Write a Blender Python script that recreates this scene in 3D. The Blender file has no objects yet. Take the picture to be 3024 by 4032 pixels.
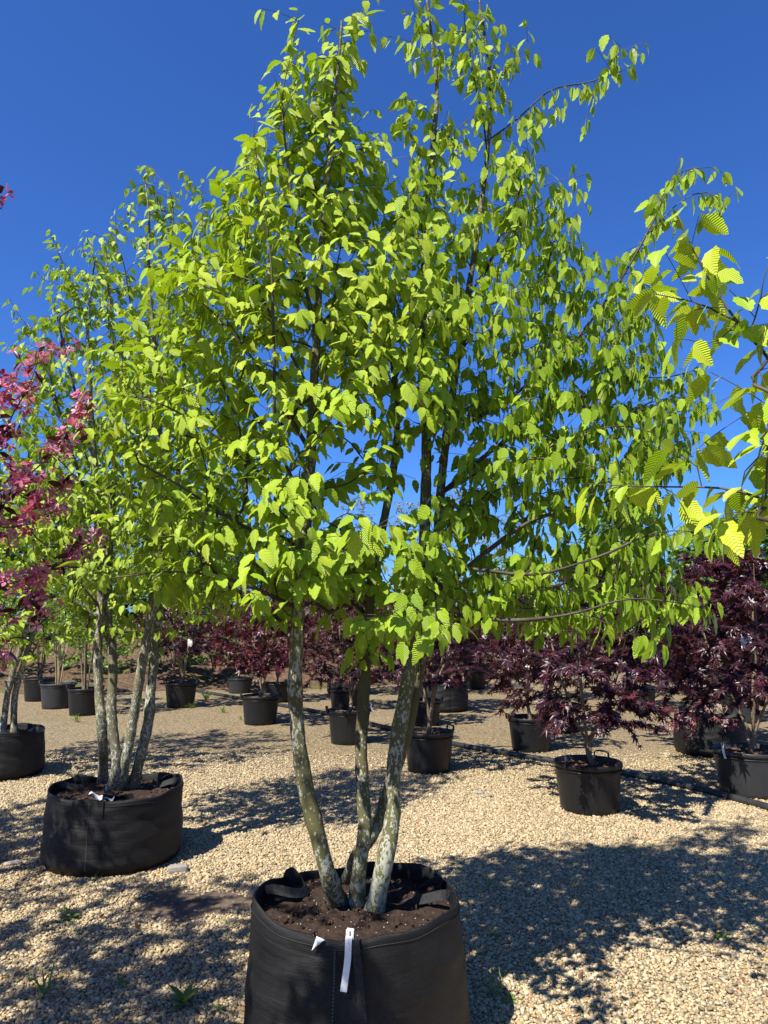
import bpy, math, random
import numpy as np
from mathutils import Vector, Matrix, Euler

# ------------------------------------------------------------------ camera, sky, sun, exposure
SC = bpy.context.scene
COL = SC.collection
FPX, CX, CY = 2900.0, 1512.0, 2016.0          # focal length and centre in photo pixels (3024 x 4032)
PITCH = math.radians(7.93)
EYE = 1.60
cam = bpy.data.cameras.new('camera')
cam.sensor_fit = 'VERTICAL'; cam.sensor_height = 32.0; cam.lens = 32.0 * FPX / 4032.0
cam.clip_start = 0.05; cam.clip_end = 1500.0
camo = bpy.data.objects.new('camera', cam); COL.objects.link(camo)
camo.location = (0, 0, EYE); camo.rotation_euler = (math.pi / 2 + PITCH, 0, 0)
SC.camera = camo

SUN_EL = math.radians(53.0)
SUN_AZ = (-0.66, -0.75)                       # horizontal direction towards the sun
_n = math.hypot(*SUN_AZ); SUN_AZ = (SUN_AZ[0] / _n, SUN_AZ[1] / _n)
SUN_DIR = Vector((SUN_AZ[0] * math.cos(SUN_EL), SUN_AZ[1] * math.cos(SUN_EL), math.sin(SUN_EL)))
world = bpy.data.worlds.new('World'); SC.world = world; world.use_nodes = True
wn = world.node_tree.nodes; wl = world.node_tree.links; wn.clear()
sky = wn.new('ShaderNodeTexSky'); sky.sky_type = 'NISHITA'; sky.sun_disc = False
sky.sun_elevation = SUN_EL; sky.sun_rotation = math.atan2(SUN_AZ[0], SUN_AZ[1])
sky.altitude = 0; sky.air_density = 1.0; sky.dust_density = 0.4; sky.ozone_density = 4.0
bgn = wn.new('ShaderNodeBackground'); bgn.inputs['Strength'].default_value = 0.062
hsv = wn.new('ShaderNodeMix'); hsv.data_type = 'RGBA'; hsv.blend_type = 'MULTIPLY'; hsv.inputs[0].default_value = 1.0; hsv.inputs[7].default_value = (0.41, 0.78, 1.44, 1)
outw = wn.new('ShaderNodeOutputWorld')
wl.new(sky.outputs[0], hsv.inputs[6]); wl.new(hsv.outputs[2], bgn.inputs[0]); wl.new(bgn.outputs[0], outw.inputs[0])

sl = bpy.data.lights.new('sun', 'SUN'); sl.energy = 5.0; sl.angle = math.radians(0.53); sl.color = (1.0, 0.96, 0.88)
so = bpy.data.objects.new('sun', sl); COL.objects.link(so); so.location = (0, 0, 12)
so.rotation_euler = (-SUN_DIR).to_track_quat('-Z', 'Y').to_euler()

SC.view_settings.view_transform = 'Standard'; SC.view_settings.look = 'None'
SC.view_settings.exposure = 1.0; SC.view_settings.gamma = 1.0; SC.view_settings.use_curve_mapping = False
SC.cycles.max_bounces = 7; SC.cycles.diffuse_bounces = 3; SC.cycles.transmission_bounces = 4
SC.cycles.transparent_max_bounces = 4; SC.cycles.glossy_bounces = 2
SC.cycles.use_denoising = True
SC.render.use_persistent_data = False

rng = np.random.default_rng(7)
random.seed(7)
K = 3024.0 / 1659.0                            # 1659-wide view pixels -> photo pixels
CP, SP = math.cos(PITCH), math.sin(PITCH)


def ray(x, y):
    rx, ry = (x - CX) / FPX, -(y - CY) / FPX
    return rx, CP - ry * SP, SP + ry * CP


def P(x, y, Y):
    """point at world depth Y seen at view pixel x, y (1659-wide view)"""
    dx, dy, dz = ray(x * K, y * K)
    t = Y / dy
    return np.array([dx * t, Y, EYE + dz * t])


def G(x, y, z=0.0):
    """point on the level z seen at photo pixel x, y"""
    dx, dy, dz = ray(x, y)
    t = (z - EYE) / dz
    return np.array([dx * t, dy * t, z])


def project(p):
    p = np.asarray(p, float)
    d = p - np.array([0, 0, EYE])
    zc = d[..., 1] * CP + d[..., 2] * SP
    yc = -d[..., 1] * SP + d[..., 2] * CP
    zs = np.where(np.abs(zc) < 1e-4, 1e-4, zc)
    return CX + FPX * d[..., 0] / zs, CY - FPX * yc / zs, zc


# ------------------------------------------------------------------ small helpers
def unit(v):
    return v / (np.linalg.norm(v, axis=-1, keepdims=True) + 1e-12)


def mesh_tris(name, v, f, mats=(), uv=None, tone=None, smooth=True, midx=None):
    v = np.ascontiguousarray(v, np.float32); f = np.ascontiguousarray(f, np.int32)
    me = bpy.data.meshes.new(name)
    n, m, k = len(v), len(f), f.shape[1]
    me.vertices.add(n); me.vertices.foreach_set('co', v.ravel())
    me.loops.add(m * k); me.loops.foreach_set('vertex_index', f.ravel())
    me.polygons.add(m); me.polygons.foreach_set('loop_start', np.arange(0, m * k, k, dtype=np.int32))
    me.polygons.foreach_set('use_smooth', np.full(m, smooth))
    if midx is not None:
        me.polygons.foreach_set('material_index', np.ascontiguousarray(midx, np.int32))
    if uv is not None:
        lay = me.uv_layers.new(name='UVMap')
        lay.data.foreach_set('uv', np.ascontiguousarray(uv[f.ravel()], np.float32).ravel())
    if tone is not None:
        a = me.attributes.new('tone', 'FLOAT', 'POINT'); a.data.foreach_set('value', np.ascontiguousarray(tone, np.float32))
    for mt in mats:
        me.materials.append(mt)
    me.update(calc_edges=True)
    return me


def link(name, data, parent=None, loc=None, **props):
    o = bpy.data.objects.new(name, data); COL.objects.link(o)
    if parent is not None:
        o.parent = parent
    if loc is not None:
        o.location = loc
    for k_, v_ in props.items():
        o[k_] = v_
    return o


def empty(name, loc, label, cat, group=None, rz=0.0):
    o = bpy.data.objects.new(name, None); COL.objects.link(o); o.location = loc
    o.empty_display_size = 0.1; o.rotation_euler = (0, 0, rz)
    o['label'] = label; o['category'] = cat
    if group:
        o['group'] = group
    return o


def lathe(prof, n=48, rfun=None, zfun=None):
    """prof: list of (r, z); returns quads as verts, faces (4)"""
    prof = np.asarray(prof, float); th = np.linspace(0, 2 * math.pi, n, endpoint=False)
    r = prof[:, 0][:, None] * np.ones(n); z = prof[:, 1][:, None] * np.ones(n)
    t = np.ones(len(prof))[:, None] * th
    if rfun is not None:
        r = rfun(r, t, z)
    if zfun is not None:
        z = zfun(r, t, z)
    v = np.stack([r * np.cos(t), r * np.sin(t), z], -1).reshape(-1, 3)
    m = len(prof); i, j = np.meshgrid(np.arange(m - 1), np.arange(n), indexing='ij')
    a = i * n + j; b = i * n + (j + 1) % n
    f = np.stack([a, b, b + n, a + n], -1).reshape(-1, 4)
    return v, f


def q2t(f):
    f = np.asarray(f)
    return np.concatenate([f[:, [0, 1, 2]], f[:, [0, 2, 3]]])


def resample(pts, step):
    """Catmull-Rom through pts, resampled at about step"""
    pts = np.asarray(pts, float)
    if len(pts) == 2:
        n = max(2, int(np.linalg.norm(pts[1] - pts[0]) / step) + 1)
        return pts[0] + (pts[1] - pts[0]) * np.linspace(0, 1, n)[:, None]
    q = np.vstack([2 * pts[0] - pts[1], pts, 2 * pts[-1] - pts[-2]])
    out = []
    for i in range(1, len(q) - 2):
        p0, p1, p2, p3 = q[i - 1], q[i], q[i + 1], q[i + 2]
        n = max(2, int(np.linalg.norm(p2 - p1) / step * 2) + 1)
        t = np.linspace(0, 1, n, endpoint=False)[:, None]
        out.append(0.5 * (2 * p1 + (p2 - p0) * t + (2 * p0 - 5 * p1 + 4 * p2 - p3) * t ** 2 + (3 * p1 - p0 - 3 * p2 + p3) * t ** 3))
    c = np.vstack(out + [pts[-1:]])
    s = np.concatenate([[0], np.cumsum(np.linalg.norm(np.diff(c, axis=0), axis=1))])
    n = max(2, int(round(s[-1] / step)) + 1)
    u = np.linspace(0, s[-1], n)
    return np.stack([np.interp(u, s, c[:, k]) for k in range(3)], -1)


def tube(pts, rad, sides, cap=True, bump=0.0):
    pts = np.asarray(pts, float); rad = np.asarray(rad, float); n = len(pts)
    tg = unit(np.gradient(pts, axis=0))
    ref = np.array([0.31, 0.77, 0.55]); ref = unit(ref)
    mean = unit(pts[-1] - pts[0])
    if abs(mean @ ref) > 0.85:
        ref = np.array([0.9, -0.3, 0.2]); ref = unit(ref)
    a = unit(np.cross(tg, ref)); b = np.cross(tg, a)
    th = np.linspace(0, 2 * math.pi, sides, endpoint=False)
    rr = rad[:, None] * np.ones(sides)
    if bump:
        rr = rr * (1 + bump * rng.normal(size=rr.shape) * 0.6 + bump * rng.normal(size=(n, 1)))
    v = pts[:, None, :] + rr[..., None] * (np.cos(th)[None, :, None] * a[:, None, :] + np.sin(th)[None, :, None] * b[:, None, :])
    v = v.reshape(-1, 3)
    i, j = np.meshgrid(np.arange(n - 1), np.arange(sides), indexing='ij')
    p = i * sides + j; q = i * sides + (j + 1) % sides
    f = q2t(np.stack([p, q, q + sides, p + sides], -1).reshape(-1, 4))
    if cap:
        v = np.vstack([v, pts[-1:] + tg[-1:] * rad[-1]])
        j = np.arange(sides); base = (n - 1) * sides
        f = np.vstack([f, np.stack([base + j, base + (j + 1) % sides, np.full(sides, len(v) - 1)], -1)])
    return v, f


class Soup:
    def __init__(self):
        self.v, self.f, self.n = [], [], 0

    def add(self, v, f):
        self.v.append(np.asarray(v, float)); self.f.append(np.asarray(f) + self.n); self.n += len(v)

    def arrays(self):
        return np.vstack(self.v), np.vstack(self.f)


def box(cx, cy, cz, sx, sy, sz):
    v = np.array([[x, y, z] for x in (-1, 1) for y in (-1, 1) for z in (-1, 1)], float) * 0.5 * np.array([sx, sy, sz]) + np.array([cx, cy, cz])
    f = np.array([[0, 1, 3, 2], [4, 6, 7, 5], [0, 4, 5, 1], [2, 3, 7, 6], [0, 2, 6, 4], [1, 5, 7, 3]])
    return v, q2t(f)


def ribbon(pts, width_dir, w, thick):
    """a strap: box section swept along pts"""
    pts = np.asarray(pts, float); n = len(pts)
    tg = unit(np.gradient(pts, axis=0)); wd = unit(np.asarray(width_dir, float) * np.ones((n, 3)))
    nm = unit(np.cross(tg, wd)); wd = np.cross(nm, tg)
    v = np.stack([pts + wd * w / 2 + nm * thick / 2, pts - wd * w / 2 + nm * thick / 2,
                  pts - wd * w / 2 - nm * thick / 2, pts + wd * w / 2 - nm * thick / 2], 1).reshape(-1, 3)
    i, j = np.meshgrid(np.arange(n - 1), np.arange(4), indexing='ij')
    a = i * 4 + j; b = i * 4 + (j + 1) % 4
    f = np.stack([a, b, b + 4, a + 4], -1).reshape(-1, 4)
    f = np.vstack([f, [[3, 2, 1, 0]], [[(n - 1) * 4 + k for k in range(4)]]])
    return v, q2t(f)


# ------------------------------------------------------------------ materials
class NT:
    def __init__(self, name):
        self.m = bpy.data.materials.new(name); self.m.use_nodes = True
        self.t = self.m.node_tree; self.t.nodes.clear()
        self.out = self.t.nodes.new('ShaderNodeOutputMaterial')

    def n(self, typ, ins=None, **props):
        nd = self.t.nodes.new('ShaderNode' + typ)
        for k_, v_ in props.items():
            setattr(nd, k_, v_)
        for k_, v_ in (ins or {}).items():
            s = nd.inputs[k_]
            if isinstance(v_, bpy.types.NodeSocket):
                self.t.links.new(v_, s)
            else:
                s.default_value = v_
        return nd

    def ramp(self, fac, stops, interp='LINEAR'):
        r = self.n('ValToRGB', {'Fac': fac}); cr = r.color_ramp; cr.interpolation = interp
        while len(cr.elements) < len(stops):
            cr.elements.new(0.5)
        for e, (p, c) in zip(cr.elements, stops):
            e.position = p; e.color = (*c, 1) if len(c) == 3 else c
        return r.outputs[0]

    def math(self, op, a, b=0.0, clamp=False):
        nd = self.n('Math', {0: a, 1: b}, operation=op); nd.use_clamp = clamp
        return nd.outputs[0]

    def mix(self, fac, a, b, blend='MIX'):
        nd = self.n('Mix', data_type='RGBA', blend_type=blend)
        for s, v_ in ((nd.inputs[0], fac), (nd.inputs[6], a), (nd.inputs[7], b)):
            if isinstance(v_, bpy.types.NodeSocket):
                self.t.links.new(v_, s)
            else:
                s.default_value = (*v_, 1) if isinstance(v_, tuple) and len(v_) == 3 else v_
        return nd.outputs[2]

    def finish(self, surf):
        self.t.links.new(surf, self.out.inputs[0]); return self.m


def leaf_mat(name, stops, trans=0.4, rough=0.45, spec=0.35, veins=0.0, tint=(1.0, 1.12, 0.45)):
    b = NT(name)
    tone = b.n('Attribute', attribute_name='tone').outputs['Fac']
    col = b.ramp(tone, stops)
    nz = None
    bump = None
    if veins:
        uv = b.n('UVMap').outputs[0]
        sp = b.n('SeparateXYZ', {0: uv})
        au = b.math('ABSOLUTE', b.math('SUBTRACT', sp.outputs[0], 0.5))
        ph = b.math('MULTIPLY', b.math('SUBTRACT', sp.outputs[1], b.math('MULTIPLY', au, 0.75)), 78.0)
        wv = b.math('SINE', ph)
        w01 = b.math('MULTIPLY_ADD', wv, 0.5); 
        w01.node.inputs[2].default_value = 0.5
        col = b.mix(b.math('MULTIPLY', w01, 0.22), col, (0.46, 0.52, 0.08))
        mid = b.math('LESS_THAN', au, 0.02)
        col = b.mix(b.math('MULTIPLY', mid, 0.5), col, (0.40, 0.46, 0.12))
        bump = b.n('Bump', {'Height': w01, 'Strength': veins, 'Distance': 0.004}).outputs[0]
    ins = {'Base Color': col, 'Roughness': rough, 'Specular IOR Level': spec}
    if bump is not None:
        ins['Normal'] = bump
    pr = b.n('BsdfPrincipled', ins)
    tc = b.mix(1.0, col, (*tint, 1.0), 'MULTIPLY')
    ti = {'Color': tc}
    if bump is not None:
        ti['Normal'] = bump
    tr = b.n('BsdfTranslucent', ti)
    mx = b.n('MixShader', {0: trans, 1: pr.outputs[0], 2: tr.outputs[0]})
    return b.finish(mx.outputs[0])


def bark_mat(name, olive, brown, pale, spots=0.5, scale=1.0):
    b = NT(name)
    tc = b.n('TexCoord').outputs['Object']
    mp = b.n('Mapping', {'Vector': tc, 'Scale': (scale, scale, scale * 0.55)}).outputs[0]
    n1 = b.n('TexNoise', {'Vector': mp, 'Scale': 5.0, 'Detail': 4.0}).outputs[0]
    col = b.ramp(n1, [(0.35, brown), (0.62, olive)])
    n2 = b.n('TexNoise', {'Vector': mp, 'Scale': 62.0, 'Detail': 4.0, 'Roughness': 0.65}).outputs[0]
    n3 = b.n('TexNoise', {'Vector': mp, 'Scale': 3.3, 'Detail': 2.0}).outputs[0]
    s = b.math('ADD', n2, b.math('MULTIPLY', n3, 0.55))
    zz = b.n('SeparateXYZ', {0: tc}).outputs[2]
    s = b.math('ADD', s, b.math('MULTIPLY', b.math('SUBTRACT', 0.75, zz, True), 0.10))
    sp = b.ramp(s, [(0.92 - 0.12 * spots, (0, 0, 0)), (0.97 - 0.12 * spots, (1, 1, 1))])
    vor = b.n('TexVoronoi', {'Vector': mp, 'Scale': 85.0}).outputs[0]
    sp2 = b.math('MULTIPLY', b.math('LESS_THAN', vor, 0.26), b.math('GREATER_THAN', n3, 0.42))
    sall = b.math('MAXIMUM', b.math('MULTIPLY', sp, 0.9), b.math('MULTIPLY', sp2, 0.75))
    col = b.mix(sall, col, pale)
    fine = b.n('TexNoise', {'Vector': tc, 'Scale': 220.0, 'Detail': 2.0}).outputs[0]
    col = b.mix(b.math('MULTIPLY', fine, 0.35), col, (0.03, 0.03, 0.018))
    bp = b.n('Bump', {'Height': b.math('ADD', n2, b.math('MULTIPLY', fine, 0.5)), 'Strength': 0.5, 'Distance': 0.006}).outputs[0]
    pr = b.n('BsdfPrincipled', {'Base Color': col, 'Roughness': 0.8, 'Specular IOR Level': 0.2, 'Normal': bp})
    return b.finish(pr.outputs[0])


def plain_mat(name, c, rough=0.6, spec=0.4, noise=0.0, nscale=30.0, c2=None, bump=0.0, bscale=200.0):
    b = NT(name)
    tc = b.n('TexCoord').outputs['Object']
    col = c
    if noise:
        nz = b.n('TexNoise', {'Vector': tc, 'Scale': nscale, 'Detail': 5.0, 'Roughness': 0.6}).outputs[0]
        col = b.ramp(nz, [(0.5 - noise, c), (0.5 + noise, c2 or tuple(x * 1.8 for x in c))])
    ins = {'Base Color': col if isinstance(col, bpy.types.NodeSocket) else (*c, 1), 'Roughness': rough, 'Specular IOR Level': spec}
    if bump:
        bz = b.n('TexNoise', {'Vector': tc, 'Scale': bscale, 'Detail': 3.0}).outputs[0]
        ins['Normal'] = b.n('Bump', {'Height': bz, 'Strength': bump, 'Distance': 0.004}).outputs[0]
    return b.finish(b.n('BsdfPrincipled', ins).outputs[0])


M = {}
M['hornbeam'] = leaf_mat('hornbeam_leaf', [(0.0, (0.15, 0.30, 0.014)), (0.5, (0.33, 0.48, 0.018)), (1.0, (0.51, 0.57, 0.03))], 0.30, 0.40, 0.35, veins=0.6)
M['hornbeam_far'] = leaf_mat('hornbeam_far_leaf', [(0.0, (0.11, 0.22, 0.015)), (0.5, (0.27, 0.39, 0.02)), (1.0, (0.46, 0.51, 0.045))], 0.30, 0.42, 0.3, veins=0.3)
M['maple'] = leaf_mat('maple_leaf', [(0.0, (0.0222, 0.0089, 0.0133)), (0.55, (0.0444, 0.0118, 0.0178)), (0.88, (0.0888, 0.0163, 0.0207)), (1.0, (0.148, 0.0555, 0.0407))], 0.16, 0.36, 0.5, tint=(2.4, 0.6, 0.5))
M['maple_brown'] = leaf_mat('maple_brown_leaf', [(0.0, (0.037, 0.0163, 0.0163)), (0.6, (0.0814, 0.0311, 0.0266)), (1.0, (0.1406, 0.0666, 0.0481))], 0.22, 0.42, 0.4, tint=(2.0, 0.8, 0.6))
M['maple_red'] = leaf_mat('maple_red_leaf', [(0.0, (0.037, 0.0089, 0.0133)), (0.55, (0.0814, 0.0148, 0.0192)), (0.88, (0.148, 0.0237, 0.0252)), (1.0, (0.1998, 0.074, 0.0518))], 0.2, 0.36, 0.5, tint=(2.2, 0.6, 0.5))
M['petal'] = leaf_mat('crabapple_petal', [(0.0, (0.38, 0.05, 0.12)), (0.45, (0.58, 0.17, 0.27)), (1.0, (0.80, 0.48, 0.55))], 0.3, 0.6, 0.2, tint=(1.1, 0.7, 0.8))
M['bronze'] = leaf_mat('crabapple_leaf', [(0.0, (0.0375, 0.012, 0.0105)), (1.0, (0.09, 0.0263, 0.0188))], 0.2, 0.35, 0.5, tint=(2.0, 0.7, 0.5))
M['green'] = leaf_mat('green_leaf', [(0.0, (0.0648, 0.1404, 0.0162)), (0.6, (0.1404, 0.2484, 0.0324)), (1.0, (0.2592, 0.3564, 0.0648))], 0.35, 0.4, 0.4)
M['pale'] = leaf_mat('pale_leaf', [(0.0, (0.16, 0.16, 0.056)), (1.0, (0.336, 0.296, 0.144))], 0.35, 0.5, 0.3, tint=(1, 1, 0.6))
M['weed'] = leaf_mat('weed_leaf', [(0.0, (0.08, 0.152, 0.024)), (1.0, (0.208, 0.288, 0.056))], 0.35, 0.45, 0.3)
M['dry'] = leaf_mat('dry_leaf', [(0.0, (0.12, 0.0525, 0.0263)), (1.0, (0.24, 0.1275, 0.0675))], 0.15, 0.7, 0.2, tint=(1, .8, .6))
M['bark'] = bark_mat('hornbeam_bark', (0.1334, 0.1283, 0.0462), (0.0872, 0.0738, 0.0359), (0.4104, 0.4104, 0.3283), 0.55)
M['bark_left'] = bark_mat('grey_bark', (0.1809, 0.1702, 0.0904), (0.117, 0.1064, 0.0638), (0.4894, 0.4894, 0.4256), 0.7)
M['twig'] = plain_mat('twig_bark', (0.0375, 0.027, 0.0165), 0.7, 0.3, 0.15, 9.0, (0.0975, 0.0825, 0.0562))
M['maple_bark'] = plain_mat('maple_bark', (0.1216, 0.0836, 0.0532), 0.75, 0.2, 0.2, 30.0, (0.228, 0.1748, 0.1216), 0.4)
M['dark_bark'] = plain_mat('dark_bark', (0.0338, 0.024, 0.0195), 0.75, 0.2, 0.2, 30.0, (0.075, 0.0562, 0.045), 0.4)
M['cane'] = plain_mat('cane_bark', (0.228, 0.1748, 0.0836), 0.7, 0.2, 0.2, 25.0, (0.3192, 0.2584, 0.152))
M['tag'] = plain_mat('white_label', (0.697, 0.697, 0.68), 0.5, 0.3)
M['ink'] = plain_mat('black_print', (0.02, 0.02, 0.02), 0.6, 0.2)
M['pipe'] = plain_mat('polyethylene_pipe', (0.0135, 0.0142, 0.015), 0.42, 0.45, 0.2, 14.0, (0.0375, 0.0375, 0.0375))
M['stitch'] = plain_mat('stitch_thread', (0.06, 0.06, 0.06), 0.5, 0.4)
M['stone'] = plain_mat('grey_stone', (0.1875, 0.165, 0.135), 0.85, 0.2, 0.2, 40.0, (0.315, 0.285, 0.2475), 0.6)


def plastic_mat(name, c, dust):
    b = NT(name)
    tc = b.n('TexCoord').outputs['Object']
    n1 = b.n('TexNoise', {'Vector': tc, 'Scale': 9.0, 'Detail': 6.0, 'Roughness': 0.7}).outputs[0]
    mp = b.n('Mapping', {'Vector': tc, 'Scale': (30, 30, 3.5)}).outputs[0]
    st = b.n('TexNoise', {'Vector': mp, 'Scale': 1.5, 'Detail': 4.0}).outputs[0]
    sp = b.n('TexNoise', {'Vector': tc, 'Scale': 260.0, 'Detail': 1.0}).outputs[0]
    d = b.math('MULTIPLY', b.math('ADD', b.math('MULTIPLY', n1, 0.6), b.math('MULTIPLY', st, 0.5)), dust)
    spk = b.math('MULTIPLY', b.math('GREATER_THAN', sp, 0.70), 0.35)
    col = b.mix(b.math('ADD', d, spk, True), (*c, 1.0), (0.12, 0.12, 0.118, 1.0))
    ro = b.math('ADD', b.math('MULTIPLY', n1, 0.25), 0.30)
    bp = b.n('Bump', {'Height': sp, 'Strength': 0.12, 'Distance': 0.002}).outputs[0]
    return b.finish(b.n('BsdfPrincipled', {'Base Color': col, 'Roughness': ro, 'Specular IOR Level': 0.36, 'Normal': bp}).outputs[0])


M['pot'] = plastic_mat('black_pot_plastic', (0.004, 0.0045, 0.0054), 0.07)
M['pot_grey'] = plastic_mat('dusty_pot_plastic', (0.0144, 0.0152, 0.0176), 0.22)


def fabric_mat():
    b = NT('woven_bag_fabric')
    tc = b.n('TexCoord').outputs['UV']
    sp = b.n('SeparateXYZ', {0: tc})
    wx = b.math('SINE', b.math('MULTIPLY', sp.outputs[0], 3400.0))
    wz = b.math('SINE', b.math('MULTIPLY', sp.outputs[1], 900.0))
    wv = b.math('MULTIPLY', wx, wz)
    ob = b.n('TexCoord').outputs['Object']
    n1 = b.n('TexNoise', {'Vector': ob, 'Scale': 5.0, 'Detail': 6.0, 'Roughness': 0.65}).outputs[0]
    mp = b.n('Mapping', {'Vector': ob, 'Scale': (5, 5, 32)}).outputs[0]
    wr = b.n('TexNoise', {'Vector': mp, 'Scale': 1.0, 'Detail': 4.0, 'Distortion': 0.6}).outputs[0]
    col = b.ramp(n1, [(0.35, (0.0035, 0.0035, 0.0037)), (0.72, (0.012, 0.0115, 0.0105))])
    sp2 = b.n('TexNoise', {'Vector': ob, 'Scale': 300.0, 'Detail': 1.0}).outputs[0]
    col = b.mix(b.math('MULTIPLY', b.math('GREATER_THAN', sp2, 0.73), 0.25), col, (0.12, 0.11, 0.10, 1))
    h = b.math('ADD', b.math('MULTIPLY', wv, 0.12), b.math('MULTIPLY', wr, 1.0))
    bp = b.n('Bump', {'Height': h, 'Strength': 0.55, 'Distance': 0.012}).outputs[0]
    return b.finish(b.n('BsdfPrincipled', {'Base Color': col, 'Roughness': 0.5, 'Specular IOR Level': 0.30, 'Normal': bp}).outputs[0])


M['fabric'] = fabric_mat()
M['web'] = plain_mat('black_webbing', (0.007, 0.007, 0.008), 0.62, 0.3, 0.15, 120.0, (0.022, 0.022, 0.022), 0.6, 500.0)


def soil_mat(name, c1, c2, white=0.6):
    b = NT(name)
    ob = b.n('TexCoord').outputs['Object']
    n1 = b.n('TexNoise', {'Vector': ob, 'Scale': 28.0, 'Detail': 8.0, 'Roughness': 0.7}).outputs[0]
    col = b.ramp(n1, [(0.35, c1), (0.68, c2)])
    vo = b.n('TexVoronoi', {'Vector': ob, 'Scale': 75.0})
    sel = b.math('MULTIPLY', b.math('LESS_THAN', vo.outputs[0], 0.17), b.math('GREATER_THAN', b.n('SeparateColor', {0: vo.outputs[1]}).outputs[0], 1.0 - white * 0.5))
    col = b.mix(sel, col, (0.55, 0.50, 0.43, 1))
    n2 = b.n('TexNoise', {'Vector': ob, 'Scale': 90.0, 'Detail': 6.0, 'Roughness': 0.7}).outputs[0]
    bp = b.n('Bump', {'Height': n2, 'Strength': 0.9, 'Distance': 0.015}).outputs[0]
    return b.finish(b.n('BsdfPrincipled', {'Base Color': col, 'Roughness': 0.95, 'Specular IOR Level': 0.1, 'Normal': bp}).outputs[0])


M['soil'] = soil_mat('potting_soil', (0.0263, 0.0165, 0.0128), (0.075, 0.0495, 0.0375), 0.55)
M['mulch'] = soil_mat('pot_mulch', (0.0675, 0.0375, 0.024), (0.195, 0.12, 0.075), 0.2)
M['dirt'] = soil_mat('spilt_soil', (0.09, 0.0638, 0.045), (0.2025, 0.15, 0.105), 0.3)


def gravel_mat(name, instanced):
    b = NT(name)
    ob = b.n('TexCoord').outputs['Object']
    stops = [(0.0, (0.1209, 0.0904, 0.0527)), (0.16, (0.2227, 0.1688, 0.0949)), (0.34, (0.3437, 0.2653, 0.1501)), (0.52, (0.4455, 0.3497, 0.1949)),
             (0.70, (0.4773, 0.398, 0.2529)), (0.80, (0.3564, 0.1989, 0.0685)), (0.88, (0.1655, 0.1447, 0.108)), (0.94, (0.42, 0.3316, 0.1897)), (1.0, (0.5409, 0.4703, 0.3266))]
    if instanced:
        tone = b.n('Attribute', attribute_name='tone', attribute_type='INSTANCER').outputs['Fac']
        col = b.ramp(tone, stops)
        n1 = b.n('TexNoise', {'Vector': ob, 'Scale': 2.5, 'Detail': 4.0}).outputs[0]
        col = b.mix(b.math('MULTIPLY', n1, 0.25), col, (0.26, 0.21, 0.14, 1))
        return b.finish(b.n('BsdfPrincipled', {'Base Color': col, 'Roughness': 0.72, 'Specular IOR Level': 0.3}).outputs[0])
    vo = b.n('TexVoronoi', {'Vector': ob, 'Scale': 72.0, 'Randomness': 1.0})
    rgb = b.n('SeparateColor', {0: vo.outputs[1]}).outputs[0]
    col = b.ramp(rgb, stops)
    edge = b.n('TexVoronoi', {'Vector': ob, 'Scale': 72.0}, feature='DISTANCE_TO_EDGE').outputs[0]
    gap = b.ramp(edge, [(0.02, (0.45, 0.43, 0.40)), (0.14, (1, 1, 1))])
    big = b.n('TexNoise', {'Vector': ob, 'Scale': 0.8, 'Detail': 6.0, 'Roughness': 0.65}).outputs[0]
    big2 = b.n('TexNoise', {'Vector': ob, 'Scale': 0.33, 'Detail': 4.0}).outputs[0]
    col = b.mix(1.0, col, gap, 'MULTIPLY')
    m1 = b.n('TexNoise', {'Vector': ob, 'Scale': 22.0, 'Detail': 3.0, 'Roughness': 0.8}).outputs[0]
    col = b.mix(1.0, col, b.ramp(m1, [(0.34, (0.50, 0.48, 0.45)), (0.62, (1.15, 1.15, 1.15))]), 'MULTIPLY')
    dz = b.n('TexNoise', {'Vector': ob, 'Scale': 0.55, 'Detail': 7.0, 'Roughness': 0.7, 'Distortion': 0.4}).outputs[0]
    col = b.mix(b.ramp(dz, [(0.55, (0, 0, 0)), (0.70, (0.55, 0.55, 0.55))]), col, (0.15, 0.12, 0.07, 1))
    fines = b.ramp(b.math('ADD', b.math('MULTIPLY', big, 0.6), b.math('MULTIPLY', big2, 0.4)), [(0.50, (0, 0, 0)), (0.68, (1, 1, 1))])
    col = b.mix(b.math('MULTIPLY', fines, 0.45), col, (0.32, 0.25, 0.155, 1))
    bp = b.n('Bump', {'Height': b.math('MINIMUM', edge, 0.2), 'Strength': 0.8, 'Distance': 0.03}).outputs[0]
    return b.finish(b.n('BsdfPrincipled', {'Base Color': col, 'Roughness': 0.85, 'Specular IOR Level': 0.2, 'Normal': bp}).outputs[0])


M['gravel'] = gravel_mat('gravel_ground', False)
M['pebble'] = gravel_mat('gravel_pebble', True)


def bank_mat():
    b = NT('mulch_bank_soil')
    ob = b.n('TexCoord').outputs['Object']
    n1 = b.n('TexNoise', {'Vector': ob, 'Scale': 14.0, 'Detail': 8.0, 'Roughness': 0.75}).outputs[0]
    col = b.ramp(n1, [(0.32, (0.04, 0.025, 0.017)), (0.5, (0.13, 0.08, 0.05)), (0.70, (0.27, 0.18, 0.125))])
    g = b.n('TexNoise', {'Vector': ob, 'Scale': 1.3, 'Detail': 6.0}).outputs[0]
    gm = b.ramp(g, [(0.55, (0, 0, 0)), (0.62, (1, 1, 1))])
    col = b.mix(b.math('MULTIPLY', gm, 0.6), col, (0.10, 0.13, 0.035, 1))
    bp = b.n('Bump', {'Height': n1, 'Strength': 1.0, 'Distance': 0.06}).outputs[0]
    return b.finish(b.n('BsdfPrincipled', {'Base Color': col, 'Roughness': 0.95, 'Specular IOR Level': 0.1, 'Normal': bp}).outputs[0])


M['bank'] = bank_mat()

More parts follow.
